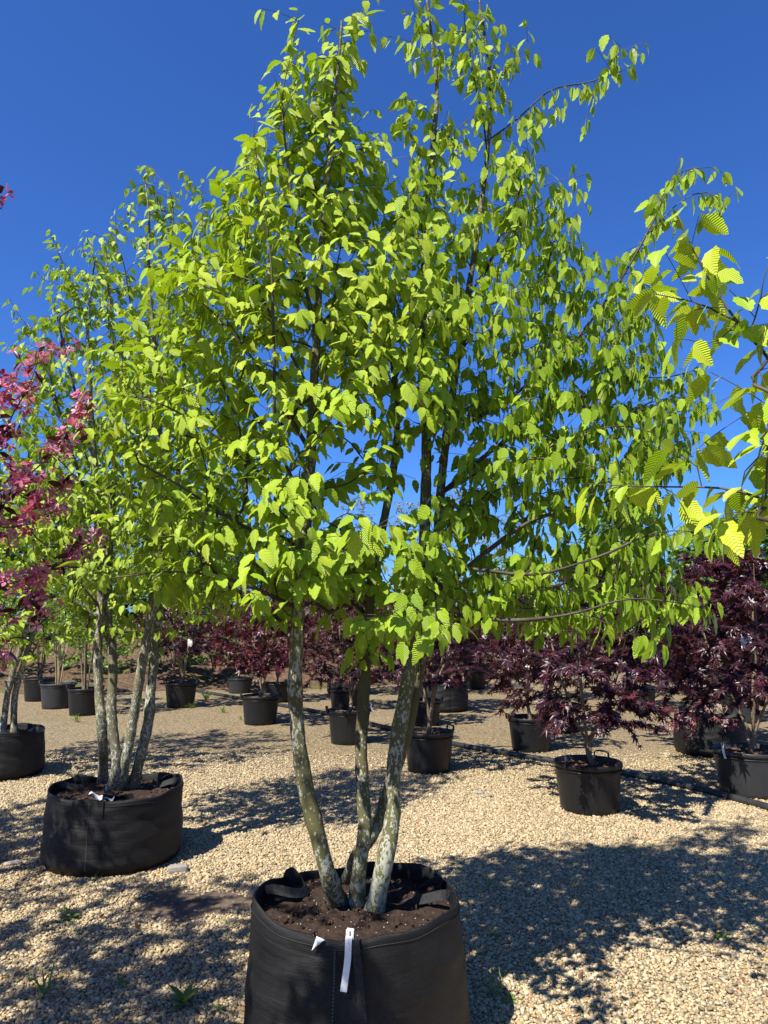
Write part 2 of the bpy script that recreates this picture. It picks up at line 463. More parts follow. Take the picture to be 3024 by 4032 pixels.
# ------------------------------------------------------------------ the ground
gx, gy = np.meshgrid(np.linspace(-300, 300, 61), np.linspace(-60, 540, 61), indexing='ij')
gv = np.stack([gx, gy, np.zeros_like(gx)], -1).reshape(-1, 3)
i, j = np.meshgrid(np.arange(60), np.arange(60), indexing='ij')
a = i * 61 + j
ground = link('ground', mesh_tris('ground', gv, np.stack([a, a + 61, a + 62, a + 1], -1).reshape(-1, 4), [M['gravel']]), kind='structure')

# mulch bank behind the pots
bx_, by_ = np.linspace(-30, 34, 161), np.linspace(0, 1, 41)
BX, BU = np.meshgrid(bx_, by_, indexing='ij')
front = 16.6 + 0.5 * np.sin(BX * 0.45) + 0.3 * np.sin(BX * 1.3 + 1) + np.clip(BX - 0.5, 0, 4.5) * 1.6 - np.clip(-BX - 2.0, 0, 5) * 0.28
BY = front + BU * 16
top = np.where(BX < 1.0, 0.95, 0.55)
BZ = top * np.clip(BU * 3.2, 0, 1) ** 1.2 * (1 + 0.12 * np.sin(BX * 2.1) + 0.1 * np.sin(BX * 5.3 + BU * 9)) + 0.05 * rng.normal(size=BX.shape) * np.clip(BU * 20, 0, 1) - 0.03
BZ[:, 0] = -0.05
bv = np.stack([BX, BY, BZ], -1).reshape(-1, 3)
i, j = np.meshgrid(np.arange(160), np.arange(40), indexing='ij'); a = i * 41 + j
link('mulch_bank', mesh_tris('mulch_bank', bv, np.stack([a, a + 41, a + 42, a + 1], -1).reshape(-1, 4), [M['bank']]), kind='structure')

# gravel as real stones in the near field
def ico():
    t = (1 + 5 ** 0.5) / 2
    v = np.array([[-1, t, 0], [1, t, 0], [-1, -t, 0], [1, -t, 0], [0, -1, t], [0, 1, t], [0, -1, -t], [0, 1, -t], [t, 0, -1], [t, 0, 1], [-t, 0, -1], [-t, 0, 1]], float)
    f = np.array([[0, 11, 5], [0, 5, 1], [0, 1, 7], [0, 7, 10], [0, 10, 11], [1, 5, 9], [5, 11, 4], [11, 10, 2], [10, 7, 6], [7, 1, 8], [3, 9, 4], [3, 4, 2], [3, 2, 6], [3, 6, 8], [3, 8, 9], [4, 9, 5], [2, 4, 11], [6, 2, 10], [8, 6, 7], [9, 8, 1]])
    return unit(v), f


def ico2():
    v, f = ico(); v = list(map(tuple, v)); cache = {}; nf = []
    def mid(a_, b_):
        k_ = (min(a_, b_), max(a_, b_))
        if k_ not in cache:
            m = (np.array(v[a_]) + np.array(v[b_])) / 2; m /= np.linalg.norm(m); cache[k_] = len(v); v.append(tuple(m))
        return cache[k_]
    for a_, b_, c_ in f:
        ab, bc, ca = mid(a_, b_), mid(b_, c_), mid(c_, a_)
        nf += [[a_, ab, ca], [b_, bc, ab], [c_, ca, bc], [ab, bc, ca]]
    return np.array(v), np.array(nf)


DIRT_C = G(760, 3560)[:2]; DIRT_R = np.array([0.40, 0.25])


def dirt_fac(x, y):
    u = (x - DIRT_C[0]) / DIRT_R[0]; w = (y - DIRT_C[1]) / DIRT_R[1]
    th = np.arctan2(w, u)
    return np.sqrt(u * u + w * w) / (1 + 0.22 * np.sin(3 * th + 1) + 0.12 * np.sin(7 * th))


peb_col = bpy.data.collections.new('pebble_shapes')
iv, iff = ico2()
for k in range(6):
    v = iv * (1 + 0.13 * rng.normal(size=(len(iv), 1))) * np.array([1.0, rng.uniform(0.68, 0.95), rng.uniform(0.42, 0.65)])
    o = bpy.data.objects.new('pebble_shape', mesh_tris('pebble', v, iff, [M['pebble']])); peb_col.objects.link(o)
sp_ = 0.0125
yy = np.arange(2.0, 9.2, sp_)
pts = []
for y in yy:
    hw = 0.56 * y + 0.75
    n = int(2 * hw / sp_)
    keep_p = 1.0 if y < 6.2 else max(0.0, 1 - (y - 6.2) / 3.0)
    xs = np.linspace(-hw, hw, n)
    if keep_p < 1:
        xs = xs[rng.random(n) < keep_p]
    pts.append(np.stack([xs, np.full(len(xs), y)], -1))
pts = np.vstack(pts) + rng.uniform(-0.55, 0.55, size=(sum(map(len, pts)), 2)) * sp_
df = dirt_fac(pts[:, 0], pts[:, 1])
pts = pts[(df > 1.0) | (rng.random(len(pts)) < np.clip((df - 0.45) * 1.3, 0.16, 1))]
N = len(pts)
size = np.clip(rng.lognormal(math.log(0.0072), 0.30, N), 0.004, 0.0150)
me = bpy.data.meshes.new('gravel_stones')
pv = np.column_stack([pts, size * rng.uniform(0.05, 0.75, N)])
me.vertices.add(N); me.vertices.foreach_set('co', pv.astype(np.float32).ravel())
for nm, ty, dat in (('psize', 'FLOAT', size), ('tone', 'FLOAT', np.clip(rng.beta(1.6, 1.6, N) + 0.05 * np.sin(pts[:, 0] * 3.1), 0, 1)), ('pick', 'INT', rng.integers(0, 6, N))):
    at = me.attributes.new(nm, ty, 'POINT'); at.data.foreach_set('value', dat.astype(np.int32 if ty == 'INT' else np.float32))
at = me.attributes.new('rot', 'FLOAT_VECTOR', 'POINT')
at.data.foreach_set('vector', np.column_stack([rng.normal(0, 0.35, N), rng.normal(0, 0.35, N), rng.uniform(0, 6.28, N)]).astype(np.float32).ravel())
gs = link('gravel_stones', me, kind='stuff', label='rounded beige gravel stones spread over the ground', category='gravel')
ng = bpy.data.node_groups.new('scatter_gravel', 'GeometryNodeTree')
ng.interface.new_socket('Geometry', in_out='INPUT', socket_type='NodeSocketGeometry')
ng.interface.new_socket('Geometry', in_out='OUTPUT', socket_type='NodeSocketGeometry')
nd = ng.nodes; gi = nd.new('NodeGroupInput'); go = nd.new('NodeGroupOutput')
ci = nd.new('GeometryNodeCollectionInfo'); ci.inputs['Collection'].default_value = peb_col
ci.inputs['Separate Children'].default_value = True; ci.inputs['Reset Children'].default_value = True
m2p = nd.new('GeometryNodeMeshToPoints')
iop = nd.new('GeometryNodeInstanceOnPoints'); iop.inputs['Pick Instance'].default_value = True


def nattr(nm, ty):
    x = nd.new('GeometryNodeInputNamedAttribute'); x.data_type = ty; x.inputs['Name'].default_value = nm
    return x.outputs['Attribute']


L_ = ng.links.new
L_(gi.outputs[0], m2p.inputs['Mesh']); L_(m2p.outputs[0], iop.inputs['Points']); L_(ci.outputs[0], iop.inputs['Instance'])
L_(nattr('pick', 'INT'), iop.inputs['Instance Index'])
e2r = nd.new('FunctionNodeEulerToRotation'); L_(nattr('rot', 'FLOAT_VECTOR'), e2r.inputs[0]); L_(e2r.outputs[0], iop.inputs['Rotation'])
L_(nattr('psize', 'FLOAT'), iop.inputs['Scale'])
L_(iop.outputs[0], go.inputs[0])
gs.modifiers.new('scatter', 'NODES').node_group = ng

# spilt soil near the left bag: a low mound with a ragged edge
n = 56
rr, th = np.meshgrid(np.linspace(0, 1, 14), np.linspace(0, 2 * math.pi, n, endpoint=False), indexing='ij')
R_ = rr * (1 + 0.22 * np.sin(3 * th + 1) + 0.12 * np.sin(7 * th))
dv = np.stack([DIRT_C[0] + R_ * DIRT_R[0] * np.cos(th), DIRT_C[1] + R_ * DIRT_R[1] * np.sin(th), 0.003 + 0.012 * (1 - rr ** 2) * (0.7 + 0.5 * rng.random(rr.shape)) - 0.006 * (rr > 0.99)], -1).reshape(-1, 3)
i, j = np.meshgrid(np.arange(13), np.arange(n), indexing='ij'); a = i * n + j; b_ = i * n + (j + 1) % n
link('dirt_patch', mesh_tris('dirt_patch', dv, np.stack([a, b_, b_ + n, a + n], -1).reshape(-1, 4), [M['dirt']]), kind='structure')

# ------------------------------------------------------------------ leaf shapes
def hornbeam_leaf(nside, fold, curl, twist, wfac=1.0):
    t = np.linspace(0, 1, nside + 2)
    hw = 0.288 * wfac * np.sin(np.pi * t ** 0.82) ** 0.85 * (1 - 0.18 * t)
    hw[0] = hw[-1] = 0
    ser = np.where(np.arange(nside + 2) % 2 == 0, -0.022, 0.022); ser[0] = ser[-1] = 0
    hw2 = np.clip(hw + ser, 0.0, None)
    z = -curl * t ** 2
    mid = np.stack([0 * t, t, z], -1)
    zz = z + fold * hw2 - 0.9 * fold * hw2 ** 2 * 3 + twist * 0
    lf = np.stack([-hw2, t - 0.02 * (hw2 > 0), zz + twist * hw2 * t], -1)[1:-1]
    rt = np.stack([hw2, t - 0.02 * (hw2 > 0), zz - twist * hw2 * t], -1)[1:-1]
    v = np.vstack([mid, lf, rt]); m = nside + 2
    f = []
    for s, base in ((0, m), (1, m + nside)):
        tri = [[0, 1, base]]
        for k in range(nside - 1):
            tri += [[k + 1, base + k + 1, base + k], [k + 1, k + 2, base + k + 1]]
        tri += [[nside, nside + 1, base + nside - 1]]
        if s:
            tri = [[q[0], q[2], q[1]] for q in tri]
        f += tri
    uv = np.stack([0.5 + v[:, 0], v[:, 1]], -1)
    return v, np.array(f)[:, ::-1], uv


def maple_leaf(curl, lobes=7):
    ang = np.radians([-98, -50, 0, 50, 98]); ln = np.array([0.62, 0.90, 1.0, 0.90, 0.62])
    out = []
    for k in range(5):
        a_ = ang[k]; l = ln[k]
        if k == 0:
            out.append((a_ - 0.45, 0.18))
        out.append((a_ - 0.20, l * 0.50)); out.append((a_, l)); out.append((a_ + 0.20, l * 0.50))
        nx = (ang[k] + ang[k + 1]) / 2 if k < 4 else a_ + 0.45
        out.append((nx, 0.27 if k < 4 else 0.18))
    v = [(0, 0, 0)] + [(math.sin(a_) * r, math.cos(a_) * r, -curl * r * r + 0.06 * math.cos(7 * a_)) for a_, r in out]
    v = np.array(v); n_ = len(v)
    f = np.array([[0, k + 1, k] for k in range(1, n_ - 1)])
    return v, f, np.stack([0.5 + v[:, 0] * 0.5, v[:, 1]], -1)


def simple_leaf(w=0.5, fold=0.25, curl=0.2):
    t = np.array([0, 0.3, 0.65, 1.0]); h = np.array([0, w * 0.46, w * 0.42, 0])
    mid = np.stack([0 * t, t, -curl * t ** 2], -1)
    lf = np.stack([-h, t, -curl * t ** 2 + fold * h], -1)[1:3]; rt = lf * np.array([-1, 1, 1])
    v = np.vstack([mid, lf, rt])
    f = np.array([[0, 4, 1], [1, 4, 5], [1, 5, 2], [2, 5, 3], [0, 1, 6], [1, 7, 6], [1, 2, 7], [2, 3, 7]])
    return v, f[:, ::-1], np.stack([0.5 + v[:, 0], v[:, 1]], -1)


def flower_shape():
    vs, fs, n_ = [], [], 0
    for k in range(5):
        a_ = 2 * math.pi * k / 5 + 0.1 * k
        c, s = math.cos(a_), math.sin(a_)
        q = [(0.10, 0, 0.0), (0.55, -0.30, 0.24), (0.55, 0.30, 0.24), (0.62, 0, 0.16), (1.0, -0.20, 0.42), (1.0, 0.20, 0.42), (1.06, 0, 0.36)]
        vs += [(x * c - y * s, x * s + y * c, z) for x, y, z in q]
        fs += [[n_ + a0 for a0 in tri] for tri in ([0, 1, 3], [0, 3, 2], [1, 4, 3], [3, 4, 6], [3, 6, 5], [3, 5, 2])]
        n_ += 7
    v = np.array(vs); return v, np.array(fs)[:, ::-1], np.stack([0.5 + 0 * v[:, 0], np.linalg.norm(v[:, :2], axis=1)], -1)


H_NEAR = [hornbeam_leaf(7, f_, c_, t_, w_) for f_, c_, t_, w_ in ((0.35, 0.22, 0.1, 1.0), (0.5, 0.38, -0.25, 0.95), (0.2, 0.12, 0.2, 1.05), (0.65, 0.30, 0.0, 0.9))]
H_MID = [hornbeam_leaf(4, f_, c_, t_, w_) for f_, c_, t_, w_ in ((0.35, 0.22, 0.1, 1.0), (0.5, 0.38, -0.25, 0.95), (0.6, 0.15, 0.2, 0.95))]
MAPLE = [maple_leaf(0.30), maple_leaf(0.55), maple_leaf(0.15)]
SIMPLE = [simple_leaf(0.55, 0.3, 0.2), simple_leaf(0.6, 0.15, 0.35)]
NARROW = [simple_leaf(0.36, 0.4, 0.25), simple_leaf(0.32, 0.3, 0.45)]
FLOWER = [flower_shape()]


def leaf_frames(Lv, Nv):
    Lv = unit(Lv); Wv = unit(np.cross(Lv, Nv)); Nv = np.cross(Wv, Lv)
    return Wv, Lv, Nv


def leaves_mesh(name, shapes, pos, Lv, Nv, s, tone, pick, mat):
    Wv, Lv, Nv = leaf_frames(Lv, Nv)
    vs, fs, us, ts, off = [], [], [], [], 0
    for k, (tv, tf, tu) in enumerate(shapes):
        ix = np.where(pick == k)[0]
        if not len(ix):
            continue
        m = len(tv)
        v = pos[ix, None] + s[ix, None, None] * (tv[None, :, 0:1] * Wv[ix, None] + tv[None, :, 1:2] * Lv[ix, None] + tv[None, :, 2:3] * Nv[ix, None])
        vs.append(v.reshape(-1, 3)); fs.append((tf[None] + (np.arange(len(ix)) * m)[:, None, None] + off).reshape(-1, 3))
        us.append(np.tile(tu, (len(ix), 1))); ts.append(np.repeat(tone[ix], m)); off += m * len(ix)
    return mesh_tris(name, np.vstack(vs), np.vstack(fs), [mat], np.vstack(us), np.concatenate(ts))


TEMPL = {}


def leaf_template(kind, shapes, k, tb, mat):
    key = (kind, k, tb)
    if key not in TEMPL:
        v, f, u = shapes[k]
        TEMPL[key] = mesh_tris(kind, v, f, [mat], u, np.full(len(v), (tb + 0.5) / 5))
    return TEMPL[key]


def build_leaves(tree, base, part, shapes, pos, Lv, Nv, s, tone, mat, single=300, joined='foliage', cell=26.0):
    """the leaves that show largest become objects of their own, the rest one joined part"""
    n_ = len(pos); pick = rng.integers(0, len(shapes), n_)
    chosen = np.zeros(n_, bool)
    Wf, Lf, Nf = leaf_frames(Lv, Nv)
    if single:
        cpos = pos + Lf * s[:, None] * 0.5
        u, v, z = project(cpos)
        inside = (u > 0) & (u < 3024) & (v > 0) & (v < 4032) & (z > 0.3)
        keyc = (np.floor(u / cell) * 10000 + np.floor(v / cell)).astype(np.int64)
        order = np.argsort(z); seen = set(); vis = []
        for q in order:
            if inside[q] and keyc[q] not in seen:
                seen.add(keyc[q]); vis.append(q)
        vis = np.array(vis, int)
        if len(vis):
            view = unit(cpos[vis] - np.array([0, 0, EYE]))
            area = np.abs(np.sum(Nf[vis] * view, 1)) * (s[vis] / z[vis]) ** 2
            sel = vis[np.argsort(-area)][:single]
            chosen[sel] = True
            for q in sel:
                me_ = leaf_template(part + '_' + mat.name, shapes, int(pick[q]), int(min(4, tone[q] * 5)), mat)
                o = bpy.data.objects.new(part, me_); COL.objects.link(o); o.parent = tree
                mtx = np.eye(4); mtx[:3, 0] = Wf[q] * s[q]; mtx[:3, 1] = Lf[q] * s[q]; mtx[:3, 2] = Nf[q] * s[q]; mtx[:3, 3] = pos[q] - base
                o.matrix_basis = Matrix(mtx.tolist())
    r = ~chosen
    if r.any():
        me_ = leaves_mesh(joined, shapes, pos[r] - base, Lf[r], Nf[r], s[r], tone[r], pick[r], mat)
        return link(joined, me_, tree, kind='stuff')


# ------------------------------------------------------------------ tree growth
class Grow:
    def __init__(self, stems, radii, step=0.05):
        self.pos = np.zeros((90000, 3)); self.dir = np.zeros((90000, 3)); self.par = np.full(90000, -1)
        self.stem = np.full(90000, -1); self.sub = np.full(90000, -1); self.rad = np.zeros(90000); self.cnt = np.zeros(90000)
        self.n = 0; self.chains = []; self.stems = []; self.step = step; self.nsub = 0; self.side = np.zeros(90000, bool)
        for k, (st, (r0, r1)) in enumerate(zip(stems, radii)):
            p = resample(st, 0.04); m = len(p)
            i0 = self.n; sl_ = slice(i0, i0 + m)
            self.pos[sl_] = p; self.dir[sl_] = unit(np.gradient(p, axis=0)); self.stem[sl_] = k
            t = np.linspace(0, 1, m)
            self.rad[sl_] = r1 + (r0 - r1) * (1 - t) ** 0.85
            self.stems.append((i0, m)); self.n += m
        self.nstem = self.n

    def path(self, pts, attach=None, r_end=None):
        """add an explicit branch; its first point attaches to the nearest node"""
        pts = np.asarray(pts, float)
        d = np.linalg.norm(self.pos[:self.n] - pts[0], axis=1); a_ = int(np.argmin(d))
        p = resample(np.vstack([self.pos[a_], pts[1:]]), self.step)[1:]
        self._add(a_, p)

    def _add(self, a_, p, side=False):
        m = len(p); i0 = self.n; sl_ = slice(i0, i0 + m)
        self.pos[sl_] = p
        full = np.vstack([self.pos[a_], p]); self.dir[sl_] = unit(np.gradient(full, axis=0))[1:]
        self.par[i0] = a_; self.par[i0 + 1:i0 + m] = np.arange(i0, i0 + m - 1)
        if self.sub[a_] < 0:
            self.sub[sl_] = self.nsub; self.nsub += 1
        else:
            self.sub[sl_] = self.sub[a_]
        self.cnt[a_] += 1; self.side[sl_] = side
        self.chains.append((a_, i0, m)); self.n += m

    def targets(self, T, zmin, up=0.35, wup=0.9, wdir=0.5, sag=0.10, stem_pen=1.15):
        T = np.asarray(T, float)
        d0 = np.min(np.linalg.norm(T[:, None] - self.pos[None, :self.nstem:3], axis=2), axis=1)
        for q in np.argsort(d0):
            t = T[q]; p = self.pos[:self.n]
            v = t - p; d = np.linalg.norm(v, axis=1) + 1e-6
            el = v[:, 2] / d; cs = np.sum(v * self.dir[:self.n], axis=1) / d
            cost = d * (1 + wup * np.clip(up - el, 0, 2) + wdir * (1 - cs) + 0.25 * self.cnt[:self.n]) 
            cost = np.where(self.stem[:self.n] >= 0, cost * stem_pen, cost)
            cost[p[:, 2] < zmin] = 1e6
            a_ = int(np.argmin(cost)); L = d[a_]
            if L < 0.07:
                continue
            k = max(2, int(L / self.step))
            tt = np.linspace(0, 1, k + 1)[1:, None]
            di = unit(0.45 * self.dir[a_] + 0.75 * v[a_] / L + np.array([0, 0, 0.22]))
            c = p[a_] + di * L * 0.5 + rng.normal(0, 0.04, 3) * L
            q_ = (1 - tt) ** 2 * p[a_] + 2 * (1 - tt) * tt * c + tt ** 2 * t
            q_ = q_ + rng.normal(0, 0.006, q_.shape) * np.sin(np.pi * tt)
            q_[:, 2] -= sag * L * (tt[:, 0] ** 3) * rng.uniform(0, 1)
            self._add(a_, q_)

    def side_twigs(self, prob, lmin, lmax, rmax, flat=0.35, droop=0.1, stem_r=0.0):
        self.radii(0.0011)
        n0 = self.n
        for q in range(0, n0):
            st_ = q < self.nstem
            if self.rad[q] < (stem_r if st_ else rmax) and rng.random() < prob * (1.5 if st_ else 1):
                d = self.dir[q]; s = unit(np.cross(d, rng.normal(size=3) if st_ else np.array([0, 0, 1.0])) + 1e-6) * (1 if rng.random() < 0.5 else -1)
                di = unit(0.55 * d + 0.8 * s + rng.normal(0, flat, 3) + np.array([0, 0, 0.12]))
                L = rng.uniform(lmin, lmax); k = max(2, int(L / 0.04))
                tt = np.linspace(0, 1, k + 1)[1:, None]
                p = self.pos[q] + di * L * tt; p[:, 2] -= droop * L * tt[:, 0] ** 2
                self._add(q, p, True)

    def radii(self, tip, pw=2.35, cap=0.55):
        acc = np.zeros(self.n)
        for q in range(self.n - 1, self.nstem - 1, -1):
            a_ = max(acc[q], tip ** pw) * 1.012
            self.rad[q] = a_ ** (1 / pw)
            if self.par[q] >= self.nstem:
                acc[self.par[q]] += a_
        for (a_, i0, m) in self.chains:
            if a_ < self.nstem:
                mx = self.rad[a_] * cap
                if self.rad[i0] > mx:
                    f_ = mx / self.rad[i0]
                    self.rad[i0:i0 + m] *= f_ + (1 - f_) * np.linspace(0, 1, m)

    def leaf_sites(self, rmax, spacing, zmin=0):
        """node positions and directions where leaves sit: every node on thin wood, denser on side twigs"""
        P_, D_, S_ = [], [], []
        for (a_, i0, m) in self.chains:
            sgn = 1
            for q in range(i0, i0 + m):
                if self.rad[q] < rmax and self.pos[q, 2] > zmin:
                    prev = self.pos[self.par[q]]
                    k = max(1, int(round(np.linalg.norm(self.pos[q] - prev) / spacing + rng.uniform(-0.4, 0.4))))
                    for e in range(k):
                        t = (e + rng.uniform(0, 1)) / k
                        P_.append(prev + (self.pos[q] - prev) * t); D_.append(self.dir[q]); S_.append(sgn); sgn = -sgn
            if self.rad[i0 + m - 1] < rmax:
                P_.append(self.pos[i0 + m - 1]); D_.append(self.dir[i0 + m - 1]); S_.append(0)
        return np.array(P_), np.array(D_), np.array(S_)

    def build(self, tree, base, trunk_mat, twig_mat, trunk_sides=14, wood_cut=0.010, bump=0.03):
        trunks = []
        for (i0, m) in self.stems:
            r = self.rad[i0:i0 + m].copy(); s = np.arange(m)
            r *= 1 + 0.035 * np.sin(s * 0.55 + i0) + 0.025 * np.sin(s * 1.7 + 2 * i0)
            if r[0] > 0.012:
                r[:4] *= np.array([1.32, 1.18, 1.09, 1.03])
                for k in rng.integers(8, max(9, m - 5), 5):
                    r[k] *= 1.16; r[max(0, k - 1)] *= 1.07
            v, f = tube(self.pos[i0:i0 + m] - base, r, trunk_sides, True, bump)
            trunks.append(link('trunk', mesh_tris('trunk', v, f, [trunk_mat]), tree))
        soups = {}; owner = {}
        for (a_, i0, m) in self.chains:
            ids = np.r_[a_, i0:i0 + m]
            r = self.rad[ids].copy(); r[0] = self.rad[i0] * 1.12
            sides = 3 if r[0] < 0.0022 else (5 if r[0] < 0.006 else 7)
            v, f = tube(self.pos[ids] - base, r, sides, True)
            soups.setdefault(int(self.sub[i0]), Soup()).add(v, f)
            if self.stem[a_] >= 0:
                owner[int(self.sub[i0])] = trunks[int(self.stem[a_])]
        for k, sp in soups.items():
            v, f = sp.arrays()
            link('branch', mesh_tris('branch', v, f, [twig_mat]), owner.get(k, tree))


def hornbeam_leaf_orient(Pp, D, S, axis_xy, droop, size):
    n_ = len(Pp)
    up = np.array([0, 0, 1.0])
    sd = unit(np.cross(D, up) + 1e-6) * S[:, None]
    L = unit(0.55 * D + 0.8 * sd + rng.normal(0, 0.22, (n_, 3)) + np.array([0, 0, -1.0]) * (droop * rng.uniform(0.45, 1.5, n_))[:, None])
    outw_ = Pp - np.column_stack([axis_xy[0] * np.ones(n_), axis_xy[1] * np.ones(n_), Pp[:, 2]])
    Nn = up + 0.85 * unit(outw_ + 1e-6) + rng.normal(0, 0.38, (n_, 3)) + 0.35 * np.array(SUN_DIR)
    # keep the upper face on the upper side of a hanging leaf
    s = size * rng.normal(1, 0.16, n_).clip(0.6, 1.4)
    pet = Pp + unit(L + 0.6 * sd) * 0.008
    return pet, L, Nn, s


def sample_spans(rows, count, rngy=None):
    """rows: (y, [(x0, x1, density)...]) in view pixels; returns sampled x, y"""
    ys = [r[0] for r in rows]; out = []
    segs = []
    for (y0, s0), (y1, s1) in zip(rows[:-1], rows[1:]):
        for (a0, a1, da), (b0, b1, db) in zip(s0, s1):
            segs.append((y0, y1, a0, a1, b0, b1, (da + db) / 2, (y1 - y0) * (a1 - a0 + b1 - b0) / 2 * (da + db) / 2))
    w = np.array([s[-1] for s in segs]); w = w / w.sum()
    for k in rng.choice(len(segs), count, p=w):
        y0, y1, a0, a1, b0, b1, _, _ = segs[k]; t = rng.random()
        xa, xb = a0 + (b0 - a0) * t, a1 + (b1 - a1) * t; u = rng.random()
        out.append((xa + (xb - xa) * u, y0 + (y1 - y0) * t, 2 * u - 1, xb - xa))
    return out


# ------------------------------------------------------------------ bags and pots
def soil_part(parent, r, z, mat, lump=0.012, cr=0.0):
    n_ = 40; m = 12
    rr, th = np.meshgrid(np.linspace(0, 1, m), np.linspace(0, 2 * math.pi, n_, endpoint=False), indexing='ij')
    zz = z + cr * (1 - rr ** 2) + lump * rng.normal(size=rr.shape) * (rr < 0.97)
    zz[0] = zz[0].mean()
    v = np.stack([r * rr * np.cos(th), r * rr * np.sin(th), zz], -1).reshape(-1, 3)
    i_, j_ = np.meshgrid(np.arange(m - 1), np.arange(n_), indexing='ij'); a_ = i_ * n_ + j_; b2 = i_ * n_ + (j_ + 1) % n_
    s = link('soil', mesh_tris('soil', v, np.stack([a_, b2, b2 + n_, a_ + n_], -1).reshape(-1, 4), [mat]), parent)
    # crumbs of bark and soil lying on top
    sp = Soup(); cv, cf = ico()
    for _ in range(160):
        a0 = rng.uniform(0, 6.28); q = r * 0.95 * math.sqrt(rng.random()); s0 = rng.uniform(0.003, 0.010) * (1.0 if r < 0.33 else 1.15)
        M3 = np.array(Euler((rng.uniform(0, 6), rng.uniform(0, 6), rng.uniform(0, 6))).to_matrix())
        sp.add((cv * np.array([1.5, 0.9, 0.5]) * s0) @ M3.T + np.array([q * math.cos(a0), q * math.sin(a0), z + cr * (1 - (q / r) ** 2) + 0.004]), cf)
    v, f = sp.arrays()
    link('soil_crumbs', mesh_tris('soil_crumbs', v, f, [mat], smooth=False), s, kind='stuff')
    return s


